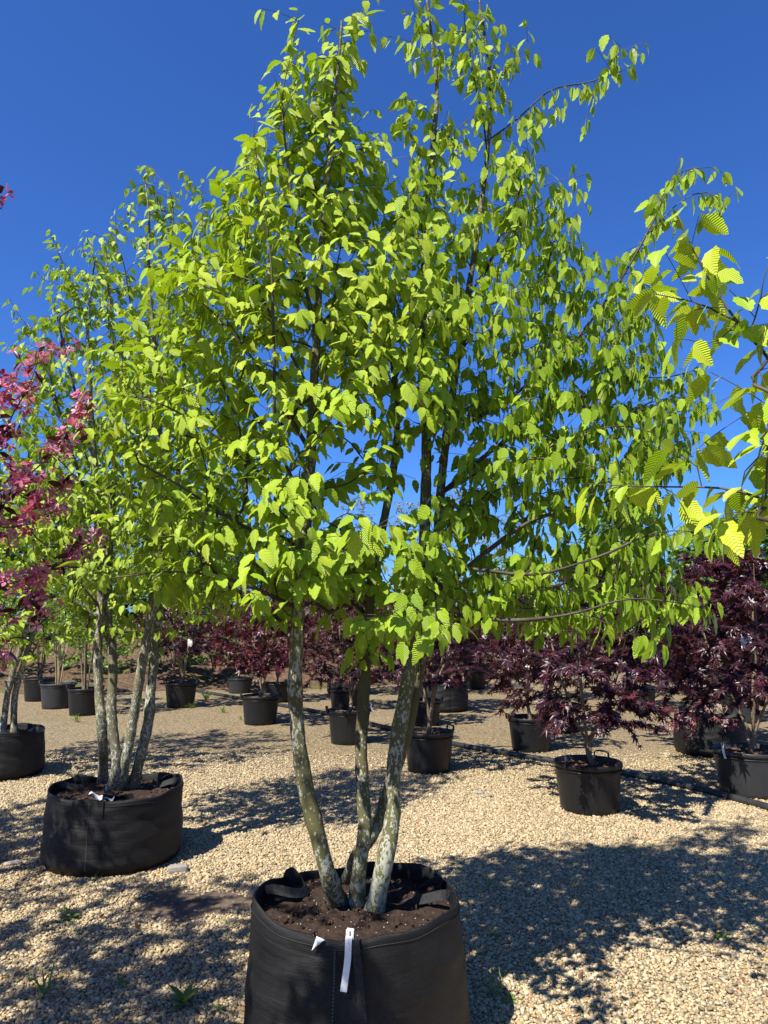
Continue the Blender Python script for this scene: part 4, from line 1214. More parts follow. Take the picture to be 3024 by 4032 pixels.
tg += px_path([(1480, 480, 1.86), (1530, 520, 1.8), (1490, 600, 1.84), (1620, 590, 1.7), (1640, 640, 1.7), (1560, 760, 1.76), (1520, 700, 1.8), (1640, 800, 1.68), (1640, 820, 1.66), (1420, 640, 1.92), (1390, 1055, 1.95), (1330, 1040, 2.0), (1300, 1060, 2.02), (1410, 1080, 1.94), (1530, 965, 1.84), (1590, 1000, 1.78), (1645, 1020, 1.74), (1610, 1120, 1.74), (1650, 1110, 1.7), (1450, 1065, 1.9)])
free_hornbeam('hornbeam_tree', 'hornbeam whose two large-leaved boughs reach in against the open blue sky', b0, sts, [(0.032, 0.006)] * 2, paths, tg, 0.086, H_NEAR, M['hornbeam'], 1.3, 0.75, 300, M['bark'], prob=0.6, tone0=0.75, cell=40.0)

# ------------------------------------------------------------------ pink crabapple
b0 = np.array([CBX, CBY, 0.41])
sts = [[b0, b0 + [0.05, 0.05, 0.7], b0 + [0.2, 0.12, 1.2], b0 + [0.35, 0.25, 1.8], b0 + [0.45, 0.35, 2.5]],
       [b0 + [-0.05, 0, 0.0], b0 + [-0.1, 0.0, 0.8], b0 + [-0.2, -0.05, 1.6], b0 + [-0.2, -0.1, 2.8]]]
cp = [
    [sts[0][2], P(-60, 1120, 2.9), P(20, 1060, 2.95), P(70, 1020, 3.0), P(110, 980, 3.02), P(150, 930, 3.05), P(185, 885, 3.08)],
    [sts[0][2], P(-60, 1000, 2.9), P(0, 950, 2.95), P(30, 890, 3.0), P(60, 840, 3.02), P(78, 790, 3.05), P(85, 755, 3.05)],
    [P(20, 1060, 2.95), P(80, 1085, 3.0), P(150, 1040, 3.02)],
    [sts[0][1], P(-70, 1300, 2.9), P(20, 1260, 2.95), P(90, 1240, 3.0), P(150, 1205, 3.05), P(215, 1160, 3.08)],
    [P(-70, 1300, 2.9), P(0, 1330, 2.92), P(60, 1310, 2.95), P(110, 1290, 3.0)],
    [P(-70, 1300, 2.9), P(-20, 1400, 2.9), P(10, 1430, 2.92)],
    [P(-60, 1120, 2.9), P(10, 1140, 2.93), P(70, 1130, 2.96)],
    [P(-60, 1000, 2.9), P(-20, 880, 2.92), P(10, 820, 2.95)],
    [P(90, 1240, 3.0), P(70, 1290, 3.0), P(90, 1340, 3.0)]]
gc = Grow(sts, [(0.030, 0.006)] * 2)
for c in cp:
    gc.path(c)
tg = [p for p in ball_targets((CBX + 0.12, CBY + 0.05, 2.35), 1.45, 520, 1.25) if p[2] > 1.2 and p[0] < -0.56 * p[1] - 0.12]
tg += px_path([(160, 880, 3.05), (195, 905, 3.08), (130, 960, 3.02), (95, 1000, 3.0), (170, 950, 3.05), (60, 1070, 2.95), (40, 870, 3.0), (20, 930, 2.95), (90, 1060, 3.0), (20, 1010, 2.95), (40, 1130, 2.95), (100, 1150, 2.98), (60, 1150, 2.96), (20, 1180, 2.95), (130, 1100, 3.0), (145, 1060, 3.02), (50, 1240, 2.98), (110, 1260, 3.0), (205, 1175, 3.08), (180, 1200, 3.05), (30, 1300, 2.95), (60, 1340, 2.95), (10, 1450, 2.92), (75, 1330, 3.0), (15, 1390, 2.92), (10, 850, 2.95), (60, 990, 2.98), (30, 1090, 2.95), (10, 1240, 2.93), (130, 1225, 3.02)])
gc.targets(tg, 1.15, up=0.3)
gc.side_twigs(0.45, 0.05, 0.13, 0.005, 0.6)
gc.radii(0.0015)
crab = empty('crabapple_tree', tuple(b0), 'crabapple with deep pink blossom and bronze leaves', 'tree')
gc.build(crab, b0, M['dark_bark'], M['dark_bark'], wood_cut=0.01)
Pp, D, S = gc.leaf_sites(0.0048, 0.0125, 1.0)
n_ = len(Pp)
fl = rng.random(n_) < 0.74
out = unit(0.3 * D + rng.normal(0, 0.7, (n_, 3)) + np.array([0, 0, 0.25]))
fp = Pp + out * rng.uniform(0.015, 0.05, n_)[:, None]
side_ = unit(np.cross(out, rng.normal(size=(n_, 3))))
build_leaves(crab, b0, 'blossom', FLOWER, fp[fl], side_[fl], out[fl], 0.026 * rng.uniform(0.7, 1.2, fl.sum()), np.clip(rng.beta(1.8, 2, fl.sum()), 0, 0.999), M['petal'], 300, 'blossom_mass', 22.0)
lf = ~fl
build_leaves(crab, b0, 'leaf', NARROW, Pp[lf], out[lf], side_[lf] + np.array([0, 0, 1.0]), 0.066 * rng.uniform(0.7, 1.3, lf.sum()), rng.random(lf.sum()) * 0.999, M['bronze'], 120, 'foliage', 22.0)

# its neighbour in the row, whose shade reaches the gravel beside the far left bag
bag(-3.95, 3.85, 0.38, 0.46, 'black woven grow bag of the crabapple that shades the gravel by the far left bag', 31, seam=-1.0)
crab2 = crab.copy(); COL.objects.link(crab2); crab2.location = (-3.95, 3.85, 0.41); crab2.rotation_euler = (0, 0, 1.9)
crab2['label'] = 'second crabapple, shading the gravel beside the far left bag'
for ch in crab.children:
    if ch.name.split('.')[0] in ('blossom', 'leaf'):
        continue
    c = ch.copy(); COL.objects.link(c); c.parent = crab2
    for g_ in ch.children:
        c2 = g_.copy(); COL.objects.link(c2); c2.parent = c

# ------------------------------------------------------------------ pots with maples and shrubs
STD = 0.28
POT = {}


def place_pot(key, xl, xr, yb, label, mat='pot', R=None, h=0.40, rz=0.0, soil='mulch', nh=2):
    x, y, r = solve_pot(xl, xr, yb, R)
    POT[key] = (x, y, r, h)
    return pot(x, y, r, h, label, mat, rz, soil, nh)


place_pot('A', 2190, 2455, 3218, 'black plastic pot with clip handles, the black hose passing close behind it', rz=0.9, h=0.39)
place_pot('B', 2003, 2180, 2966, 'scuffed black pot with a small white tag wired to its rim', rz=0.1, h=0.385)
place_pot('L', 2132, 2285, 2890, 'shaded black pot standing just behind the scuffed pot with the rim tag', R=0.27, h=0.38)
place_pot('C', 1289, 1459, 2936, 'dark grey pot with a white tag, seen between the spotted trunks', 'pot', h=0.41, rz=0.2)
place_pot('D', 1590, 1788, 3052, 'black pot with brown mulch close behind the two crossing trunks', rz=0.5, h=0.40)
place_pot('D2', 1610, 1730, 2862, 'small black pot in shade between the mulched pot and a wide bag', R=0.26, h=0.36)
place_pot('E', 950, 1098, 2858, 'black pot under the full red maple left of the spotted trunks', rz=0.3, h=0.41)
place_pot('H', 1040, 1145, 2768, 'low black pot just behind the full red maple', R=0.26, h=0.34)
place_pot('G', 892, 993, 2732, 'low pot with worn pale patches in front of the bank', 'pot_grey', R=0.26, h=0.30)
place_pot('F', 648, 772, 2790, 'black pot with dark slim stems before the weedy bank', rz=0.0, h=0.42)
place_pot('p2', 157, 289, 2794, 'dusty grey pot holding straw-coloured canes', 'pot_grey', h=0.42)
place_pot('p1', 85, 215, 2764, 'black pot half hidden behind the dusty grey pot of canes', h=0.42, R=0.28)
place_pot('p3', 265, 395, 2821, 'black pot next to the canes, behind the four grey stems', h=0.42)
place_pot('I', 1300, 1412, 2800, 'dark green-black pot in front of the upright bag', R=0.26, h=0.34)
place_pot('K', 1826, 1914, 2716, 'black pot at the edge of the mulch behind the wide bag', R=0.26, h=0.40)
place_pot('K2', 1868, 1940, 2676, 'farthest black pot by the mulch', R=0.27, h=0.38)
place_pot('M', 2464, 2578, 2806, 'pale grey dusty pot in the open beyond the hose', 'pot_grey', h=0.36, R=0.27)
place_pot('O', 2826, 3104, 3152, 'wide dusty grey pot with wire clip and brown mulch beside the hose', 'pot_grey', R=0.32, h=0.39, rz=2.6)
place_pot('P', 2848, 2990, 2850, 'grey pot behind the slumped bag', 'pot_grey', R=0.28, h=0.38)
place_pot('Q', 2800, 2905, 2775, 'small grey pot farther off behind the slumped bag', 'pot_grey', R=0.25, h=0.34)


def place_bag(key, xl, xr, yb, h, label, seed):
    x, y, r = solve_pot(xl, xr, yb, None, 1.0)
    POT[key] = (x, y, r, h); return bag(x, y, r, h, label, seed, taper=1.03, seam=-1.3)


place_bag('J', 1650, 1843, 2808, 0.45, 'wide black grow bag with pale bark on top, beside the mulch edge', 41)
place_bag('N', 2669, 2930, 2989, 0.42, 'slumped black grow bag with red leaves drooping over it', 43)
place_bag('T', 1290, 1458, 2742, 0.50, 'upright black grow bag with folded rim at the foot of the bank', 47)


def maple_geometry(seed, spread, height, z0, nt, leafs, nst=4):
    """a Japanese maple, unit in metres, base at the origin"""
    global rng
    keep = rng; rng = np.random.default_rng(seed)
    tot = height
    st = []
    th0 = rng.uniform(0, 6.28)
    fork = np.array([rng.normal(0, 0.02), rng.normal(0, 0.02), rng.uniform(0.10, 0.22)])
    for k in range(nst):
        th = th0 + 2 * math.pi * k / nst + rng.normal(0, 0.25); q = spread * rng.uniform(0.25, 0.5)
        d = np.array([math.cos(th), math.sin(th), 0])
        st.append([np.zeros(3) if k == 0 else fork * 0.6, fork, fork + d * q * 0.35 + [0, 0, z0 * 0.8], fork + d * q * 0.8 + [0, 0, tot * 0.5], fork + d * q + [0, 0, tot * rng.uniform(0.72, 0.9)]])
    g = Grow(st, [(0.022, 0.004)] + [(0.014, 0.003)] * (nst - 1))
    T_ = []
    while len(T_) < nt:
        th = rng.uniform(0, 6.28); zz = rng.random(); 
        layer = z0 + (tot - z0) * zz
        rmax = spread * (1 - max(0, (zz - 0.35) / 0.65) ** 2.2) ** 0.5 * (0.72 + 0.28 * min(1, zz / 0.3))
        r = rmax * rng.random() ** 0.40 * (1 + 0.16 * math.sin(3 * th + seed) + 0.10 * math.sin(5 * th + 7 * zz))
        T_.append([r * math.cos(th), r * math.sin(th), layer + rng.normal(0, 0.03)])
    g.targets(np.array(T_), z0 * 0.45, up=0.15, wup=0.5, sag=0.2)
    g.side_twigs(0.35, 0.05, 0.14, 0.004, 0.4, 0.3)
    g.radii(0.0011)
    Pp_, D_, S_ = g.leaf_sites(0.0032, 0.020, z0 * 0.6)
    if len(Pp_) > leafs:
        ix = rng.choice(len(Pp_), leafs, replace=False); Pp_, D_, S_ = Pp_[ix], D_[ix], S_[ix]
    m = len(Pp_)
    outd = unit(Pp_ * np.array([1, 1, 0.25]) + 1e-6)
    L2 = unit(0.6 * D_ + 0.7 * outd + rng.normal(0, 0.45, (m, 3)) + np.array([0, 0, -0.55]))
    N2 = np.array([0, 0, 1.0]) + 0.6 * outd + rng.normal(0, 0.35, (m, 3))
    rng = keep
    return g, Pp_, L2, N2


MAPLES = {}


def maple(key, seed, spread, height, z0, label, nt=170, leafs=2300, size=0.058, mat='maple', single=0, bark='maple_bark', rz=0.0, dx=0.0):
    x, y, r, h = POT[key]
    base = np.array([x + dx, y, h - 0.045])
    o = empty('japanese_maple', tuple(base), label, 'tree', 'potted Japanese maples')
    g, Pp_, L2, N2 = maple_geometry(seed, spread, height, z0, nt, leafs)
    g.build(o, np.zeros(3), M[bark], M['dark_bark'], 9)
    m = len(Pp_); s2 = size * rng.uniform(0.7, 1.25, m)
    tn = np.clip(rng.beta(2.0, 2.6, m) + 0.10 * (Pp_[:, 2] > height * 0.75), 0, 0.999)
    build_leaves(o, base, 'leaf', MAPLE, Pp_ + base, L2, N2, s2, tn, M[mat], single, 'foliage', 14.0)
    MAPLES[key] = o
    return o


def copy_maple(src, key, label, scale=1.0, rz=0.0, mat=None, dx=0.0, pos=None):
    """copy a maple with its wood and its joined foliage (single leaves are not needed at that distance)"""
    so_ = MAPLES[src]
    if pos is None:
        x, y, r, h = POT[key]; pos = (x + dx, y, h - 0.045)
    o = so_.copy(); COL.objects.link(o); o.location = pos; o.rotation_euler = (0, 0, rz); o['label'] = label
    o.scale = (scale,) * 3 if not isinstance(scale, tuple) else scale
    for ch in so_.children:
        if ch.name.split('.')[0] == 'leaf':
            continue
        c = ch.copy(); COL.objects.link(c); c.parent = o
        for g_ in ch.children:
            c2 = g_.copy(); COL.objects.link(c2); c2.parent = c
        if mat and c.name.split('.')[0] == 'foliage':
            c.data = bpy.data.meshes.get(c.data.name + '_' + mat) or c.data.copy()
            c.data.name = ch.data.name + '_' + mat; c.data.materials[0] = M[mat]
    return o


maple('A', 101, 0.88, 1.72, 0.36, 'dark purple Japanese maple in the clip-handled pot in front of the hose', 460, 9500, 0.068, single=300, dx=0.05)
maple('O', 102, 0.88, 1.80, 0.45, 'red-purple Japanese maple in the wide dusty grey pot', 440, 9000, 0.066, single=250)
maple('B', 103, 0.62, 1.30, 0.45, 'Japanese maple in the scuffed pot with the rim tag', 280, 5000, 0.060, single=150)
maple('D', 104, 0.72, 1.45, 0.55, 'pale-stemmed red maple in the mulched pot behind the crossing trunks', 280, 5000, 0.056, single=120)
maple('C', 105, 0.85, 1.65, 0.45, 'brownish bronze Japanese maple in the pot seen between the spotted trunks', 330, 6000, 0.064, 'maple_brown', single=120)
maple('E', 106, 0.80, 1.62, 0.42, 'dense deep red Japanese maple left of the spotted trunks', 340, 6500, 0.066, 'maple_red', single=150)
copy_maple('B', 'L', 'maple in the shaded pot behind the one with the rim tag', 0.95, 2.0)
copy_maple('E', 'H', 'red maple standing right behind the dense deep red one', 0.9, 1.3)
copy_maple('C', 'G', 'red maple over the worn low pot by the bank', 0.95, 2.2, 'maple')
copy_maple('D', 'F', 'dark slim-stemmed maple before the weedy bank', 1.05, 0.7)
copy_maple('C', 'I', 'bronze maple in front of the upright bag', 0.9, 3.0)
copy_maple('E', 'T', 'dark maple rising from the upright bag at the bank', 1.05, 4.0)
copy_maple('A', 'J', 'purple maple growing from the wide bag beside the mulch edge', 1.0, 2.4)
copy_maple('B', 'D2', 'small maple in the shaded pot between mulched pot and wide bag', 0.9, 3.4)
copy_maple('D', 'K', 'red maple in the pot behind the wide bag', 1.0, 2.9)
copy_maple('E', 'K2', 'farthest maple by the mulch', 1.0, 5.2)
copy_maple('O', 'M', 'maple in the pale grey pot beyond the hose', 0.95, 2.0)
n_maple = copy_maple('A', 'N', 'large maple rising from the slumped bag, low red shoots hanging over', 1.12, 1.2)
copy_maple('E', 'P', 'red maple in the grey pot behind the slumped bag', 1.0, 2.6)
copy_maple('C', 'Q', 'small red maple farther off behind the slumped bag', 0.95, 0.3, 'maple')


# low red shoots over the slumped bag belong to that maple
n_maple.rotation_euler = (0, 0, 0)
bN = np.array(n_maple.location)
ctr = (np.array([[2630, 2790], [2720, 2830], [2690, 2880], [2870, 2850], [2760, 2770], [2600, 2830], [2820, 2800], [2650, 2850]]))
lp, ll = [], []
sh = Soup()
for cx_, cy_ in ctr:
    c3 = P(cx_ / K, cy_ / K, bN[1] - 0.38 - rng.uniform(0, 0.15)); c0 = bN + np.array([rng.normal(0, 0.03), -0.03, 0.10])
    pth = resample([c0, (c0 + c3) / 2 + [0, 0, 0.12], c3], 0.05)
    v, f = tube((pth - bN) / 1.12, np.full(len(pth), 0.004), 5, True); sh.add(v, f)
    for _ in range(14):
        lp.append(c3 + rng.normal(0, 1, 3) * np.array([0.09, 0.07, 0.05])); ll.append(unit(np.array([rng.normal(0, 0.6), -0.4, -0.7])))
lp, ll = (np.array(lp) - bN) / 1.12, np.array(ll)
v, f = sh.arrays(); link('branch', mesh_tris('branch', v, f, [M['dark_bark']]), n_maple)
link('low_shoots', leaves_mesh('low_shoots', MAPLE, lp, ll, np.array([0, -0.5, 1.0]) + rng.normal(0, 0.3, lp.shape), 0.06 * rng.uniform(0.7, 1.2, len(lp)), rng.beta(2, 2, len(lp)) * 0.999, rng.integers(0, 3, len(lp)), M['maple_red']), n_maple, kind='stuff')
def shrub(key, label, n_st, height, spread, leafmat, bark, seed, leafs, size, zleaf, r0=0.010, cat='shrub', pos=None, shapes=SIMPLE, name='potted_shrub', nt=120, group='shrubs beside the bank', rmaxleaf=0.004):
    global rng
    keep = rng; rng = np.random.default_rng(seed)
    if pos is None:
        x, y, r, h = POT[key]; pos = (x, y, h - 0.045)
    base = np.array(pos, float)
    st = []
    for k in range(n_st):
        th = 2 * math.pi * k / n_st + rng.normal(0, 0.3); q = spread * rng.uniform(0.3, 0.8); d = np.array([math.cos(th), math.sin(th), 0])
        st.append([d * 0.03, d * q * 0.3 + [0, 0, height * 0.3], d * q * 0.65 + [0, 0, height * 0.62], d * q + [0, 0, height * rng.uniform(0.8, 1.0)]])
    g = Grow(st, [(r0, 0.003)] * n_st, 0.08)
    T_ = []
    for _ in range(nt):
        th = rng.uniform(0, 6.28); zz = rng.random(); r = spread * rng.random() ** 0.5 * (1 - 0.55 * zz ** 2)
        T_.append([r * math.cos(th), r * math.sin(th), zleaf + (height - zleaf) * zz])
    g.targets(np.array(T_), min(zleaf * 0.8, height * 0.3), up=0.4)
    g.side_twigs(0.4, 0.08, 0.22, 0.006)
    g.radii(0.0016)
    o = empty(name, tuple(base), label, cat, group)
    g.build(o, np.zeros(3), M[bark], M['dark_bark'], 7)
    Pp_, D_, S_ = g.leaf_sites(rmaxleaf, 0.02, zleaf * 0.8)
    if len(Pp_) > leafs:
        ix = rng.choice(len(Pp_), leafs, replace=False); Pp_, D_, S_ = Pp_[ix], D_[ix], S_[ix]
    m = len(Pp_)
    sd = unit(np.cross(D_, np.array([0, 0, 1.0])) + 1e-6) * np.where(S_ == 0, 1, S_)[:, None]
    L2 = unit(0.5 * D_ + 0.8 * sd + rng.normal(0, 0.4, (m, 3)))
    N2 = np.array([0, 0, 1.0]) + 0.6 * unit(Pp_ * [1, 1, 0.3] + 1e-6) + rng.normal(0, 0.5, (m, 3))
    me_ = leaves_mesh('foliage', shapes, Pp_, L2, N2, size * rng.uniform(0.7, 1.3, m), rng.random(m) * 0.999, rng.integers(0, len(shapes), m), M[leafmat])
    link('foliage', me_, o, kind='stuff')
    rng = keep
    return o


def copy_tree(src, pos, label, scale=1.0, rz=0.0):
    o = src.copy(); COL.objects.link(o); o.location = pos; o.rotation_euler = (0, 0, rz); o.scale = scale if isinstance(scale, tuple) else (scale,) * 3
    o['label'] = label
    for ch in src.children:
        c = ch.copy(); COL.objects.link(c); c.parent = o
        for g_ in ch.children:
            c2 = g_.copy(); COL.objects.link(c2); c2.parent = c
    return o


shrub('p2', 'straw-coloured upright canes with green tops in the dusty grey pot', 9, 2.0, 0.55, 'green', 'cane', 201, 1500, 0.06, 0.9)
shrub('p1', 'brown-stemmed shrub in the half hidden black pot', 6, 2.1, 0.6, 'green', 'dark_bark', 202, 1500, 0.06, 0.8)
shrub('p3', 'grey-stemmed shrub in the black pot behind the four grey stems', 4, 2.2, 0.7, 'green', 'maple_bark', 203, 1700, 0.065, 0.75, 0.016)

# green growth on the weedy bank, left
for k, (x, y, hh, sp) in enumerate([(-5.2, 17.6, 1.2, 0.9), (-3.9, 17.2, 1.5, 0.8), (-6.8, 17.2, 1.3, 1.0), (-8.6, 17.0, 1.6, 1.1), (-3.1, 17.9, 1.1, 0.7), (-10.6, 17.3, 1.7, 1.2)]):
    lab = ['low leafy bush on the weedy bank behind the slim-stemmed maple', 'upright bright green bush on the bank beside the slim-stemmed maple', 'spreading green bush on the bank above the canes',
           'rounded green bush on the bank past the half hidden pot', 'small green bush on the bank by the worn low pot', 'tall green bush at the far end of the bank'][k]
    shrub(None, lab, 7, hh, sp, 'green', 'dark_bark', 300 + k, 1500, 0.085, 0.15, 0.008, 'bush', (x, y, 0.35), name='bank_bush', nt=110, group='bushes on the bank')

# broad green trees closing the view
tr = shrub(None, 'broad dense green tree behind the right-hand maples', 6, 4.3, 2.2, 'green', 'dark_bark', 400, 14000, 0.15, 0.7, 0.03, 'tree', (9.6, 20.5, 0.0), name='broad_tree', nt=700, group='broad green trees beyond the nursery', rmaxleaf=0.012)
tr2 = shrub(None, 'loose green tree with tall shoots behind the maples', 8, 5.0, 1.9, 'green', 'dark_bark', 401, 12000, 0.15, 0.8, 0.025, 'tree', (7.4, 23.0, 0.0), name='broad_tree', nt=620, group='broad green trees beyond the nursery', rmaxleaf=0.012)
far = [(12.8, 22.0, 1.05, 1.0), (4.6, 25.0, 0.78, 2.0), (1.6, 27.0, 0.72, 0.4), (-2.4, 25.0, 0.85, 1.4), (-6.2, 23.5, 1.1, 2.6), (-10.0, 22.5, 1.2, 0.9), (-14.2, 22.0, 1.3, 2.2), (15.8, 25.0, 1.15, 3.0), (-18.5, 24.0, 1.3, 0.2)]
fl_ = ['broad green tree at the right end beyond the maples', 'low green tree in the gap right of the crossing trunks', 'low green tree straight behind the crossing trunks', 'green tree on the bank behind the upright bag',
       'green tree on the bank behind the dense red maple', 'green tree behind the weedy bank and its canes', 'big green tree behind the far left hornbeam', 'green tree farthest to the right of the yard', 'big green tree beyond the bank end']
for (x, y, sc_, rz), lab in zip(far, fl_):
    copy_tree(tr if int(x * 10) % 2 == 0 else tr2, (x, y, 0.5 if x < 1 else 0.2), lab, sc_, rz)
# pale slender trees farther off
pt_ = shrub(None, 'pale thin-leaved young tree far behind the left trunk', 7, 7.4, 1.5, 'pale', 'maple_bark', 500, 2600, 0.12, 1.6, 0.03, 'tree', (-4.4, 34, 0.0), name='slender_tree', nt=260, group='pale slender trees in the distance', rmaxleaf=0.014)
for k, (x, y, sc_, rz, lab) in enumerate([(-1.4, 36, 1.0, 1.0, 'pale slender tree far behind the middle trunk'), (1.2, 35, 0.95, 2.0, 'pale slender tree far behind the crossing trunks'), (3.6, 37, 1.08, 3.0, 'pale slender tree far off right of the crossing trunks'),
                                          (-8.0, 35, 1.05, 0.5, 'pale slender tree far behind the four grey stems'), (6.3, 40, 0.95, 4.2, 'pale slender tree far off above the hose')]):
    copy_tree(pt_, (x, y, 0.0), lab, sc_, rz)

# second rank of maples that closes the view under the crowns
for k, (x, y, sc_, rz, src, mt, lab) in enumerate([
        (-4.6, 16.4, 1.05, 0.4, 'E', None, 'dark red maple planted on the bank behind the slim-stemmed one'), (-1.3, 17.2, 1.1, 1.9, 'C', None, 'bronze maple planted on the bank behind the upright bag'),
        (0.4, 17.6, 1.1, 3.1, 'E', None, 'red maple on the bank between the trunks'), (1.3, 15.6, 1.05, 4.4, 'C', 'maple', 'red maple behind the wide bag with bark on top'),
        (3.2, 14.4, 1.05, 0.9, 'E', None, 'red maple on the gravel left of the pale grey pot'), (5.2, 15.6, 1.1, 5.0, 'A', None, 'purple maple well behind the pale grey pot'),
        (7.4, 15.0, 1.15, 2.2, 'E', None, 'tall red maple behind the two grey pots'), (5.1, 9.4, 1.1, 3.6, 'E', None, 'red maple behind the wide dusty grey pot')]):
    copy_maple(src, None, lab, sc_, rz, mt, pos=(x, y, 0.30 if x < 1 else 0.02))

# ------------------------------------------------------------------ black hose on the gravel
hose = [(-5.2, 17.2), (-3.93, 15.73), (-2.4, 13.95), (-0.90, 12.14), (0.15, 10.45), (0.893, 9.30), (1.891, 8.22), (2.395, 7.66), (2.851, 7.0), (3.164, 6.35), (3.50, 5.6), (3.9, 4.7)]
hp = resample([(x, y, 0.030 + 0.002 * math.sin(3 * x)) for x, y in hose], 0.12)
v, f = tube(hp - np.array([2.4, 7.7, 0]), np.full(len(hp), 0.030), 12, True)
e = empty('irrigation_pipe', (2.4, 7.7, 0), 'long black plastic irrigation pipe lying across the gravel behind the pots', 'pipe')
link('pipe_run', mesh_tris('pipe_run', v, f, [M['pipe']]), e)
for q in (20, 48, 60):
    c = hp[q]; d = unit(hp[q + 1] - hp[q - 1])
    v, f = tube(np.array([c - d * 0.05, c + d * 0.05]) - np.array([2.4, 7.7, 0]), np.array([0.036, 0.036]), 12, True)
    link('coupling', mesh_tris('coupling', v, f, [M['pipe']]), e)

# ------------------------------------------------------------------ white plant labels
def hang_tag(x, y, z, w, hgt, rz, tilt, label, loop=True):
    o = empty('plant_label', (x, y, z), label, 'label', 'white plant labels', rz)
    pp = resample([(0, 0, 0), (0, -0.008, -hgt * 0.5), (0, -0.03 * tilt, -hgt)], 0.02)
    v_, f_ = ribbon(pp, (1, 0, 0), w, 0.0015)
    link('label_strip', mesh_tris('label_strip', v_, f_, [M['tag']], smooth=False), o)
    if loop:
        t_ = np.linspace(0, 2 * math.pi, 13)
        v_, f_ = tube(np.stack([0.012 * np.sin(t_), 0.002 * np.sin(t_), 0.018 + 0.018 * np.cos(t_ + math.pi)], -1), np.full(13, 0.0014), 4, False)
        link('label_loop', mesh_tris('label_loop', v_, f_, [M['tag']]), o)
    return o


x, y, r, h = POT['B']
hang_tag(x + r * 1.03, y - r * 0.30, h + 0.02, 0.030, 0.13, 0.3, 1, 'white label hanging from the rim of the scuffed pot')
hang_tag(x + r * 1.03 + 0.12, y - r * 0.1, h - 0.04, 0.026, 0.09, 0.5, 1, 'second white label dangling on a wire next to the scuffed pot')
x, y, r, h = POT['A']
hang_tag(x - r * 0.70, y - r * 0.1, h + 0.035, 0.024, 0.10, 0.8, -2, 'white label on the clip handle of the pot in front of the hose')
x, y, r, h = POT['C']
hang_tag(x + r * 1.02, y - 0.05, h + 0.05, 0.035, 0.07, 0.9, 1, 'white label on the rim of the pot between the spotted trunks')
x, y, r, h = POT['O']
hang_tag(x - r * 0.95, y - r * 0.42, h + 0.04, 0.022, 0.10, 0.2, 1, 'pale label with wire on the rim of the wide dusty grey pot')
x, y, r, h = POT['F']
hang_tag(x + 0.18, y - 0.2, 1.18, 0.075, 0.13, 0.1, 0, 'white card label hanging among the slim dark stems before the bank')
p_ = P(1143, 1425, 9.0)
hang_tag(p_[0], p_[1], p_[2] + 0.04, 0.12, 0.15, 0.2, 1, 'white card label hanging low beside the scuffed pot\'s maple')
p_ = P(1615, 1385, 8.4)
hang_tag(p_[0], p_[1], p_[2] + 0.05, 0.15, 0.13, -0.2, 1, 'large white card label hanging in the slumped bag\'s maple')
x, y, r, h = POT['Q']
hang_tag(x - 0.1, y - 0.3, h + 0.02, 0.05, 0.10, 0.4, 2, 'white label stuck in the small far grey pot')

# ------------------------------------------------------------------ weeds, stones, dry leaves
def rosette(x, y, n_, size, label, kind=0, upr=0.8, width=NARROW):
    o = empty('weed', (x, y, 0.0), label, 'weed', 'weeds growing through the gravel', rng.uniform(0, 6))
    k = TEMPL.setdefault(('weedleaf', kind), [mesh_tris('leaf', sh[0], sh[1], [M['weed']], sh[2], np.full(len(sh[0]), t_)) for sh in width for t_ in (0.2, 0.5, 0.85)])
    for q in range(n_):
        th = 2 * math.pi * q / n_ * 1.62 + rng.normal(0, 0.2); el = rng.uniform(0.15, upr)
        l = link('leaf', k[rng.integers(0, len(k))], o); s_ = size * rng.uniform(0.6, 1.2)
        L2 = np.array([math.cos(th) * math.cos(el), math.sin(th) * math.cos(el), math.sin(el)])
        W2, L2, N2 = leaf_frames(L2[None], np.array([[0, 0, 1.0]]))
        mt = np.eye(4); mt[:3, 0] = W2[0] * s_; mt[:3, 1] = L2[0] * s_; mt[:3, 2] = N2[0] * s_; mt[:3, 3] = L2[0] * 0.005 + np.array([0, 0, 0.008 + 0.004 * q / n_ * (size / 0.03)])
        l.matrix_basis = Matrix(mt.tolist())
    return o


def grass(x, y, n_, hgt, label):
    o = empty('grass_tuft', (x, y, 0.0), label, 'grass', 'grass tufts in the gravel')
    k = TEMPL.setdefault(('blade',), [mesh_tris('blade', *(lambda sh: (sh[0], sh[1], [M['weed']], sh[2], np.full(len(sh[0]), t_)))(simple_leaf(0.07, 0.3, 0.5))) for t_ in (0.3, 0.8)])
    for q in range(n_):
        th = rng.uniform(0, 6.28); el = rng.uniform(0.7, 1.5); l = link('blade', k[q % 2], o); s_ = hgt * rng.uniform(0.5, 1.2)
        L2 = np.array([[math.cos(th) * math.cos(el), math.sin(th) * math.cos(el), math.sin(el)]])
        W2, L2, N2 = leaf_frames(L2, np.array([[0.1, 0.05, 1.0]]))
        mt = np.eye(4); mt[:3, 0] = W2[0] * s_; mt[:3, 1] = L2[0] * s_; mt[:3, 2] = N2[0] * s_; mt[:3, 3] = [rng.normal(0, 0.012), rng.normal(0, 0.012), 0.003]
        l.matrix_basis = Matrix(mt.tolist())
    return o


def gp(x, y):
    q = G(x * K, y * K); return q[0], q[1]


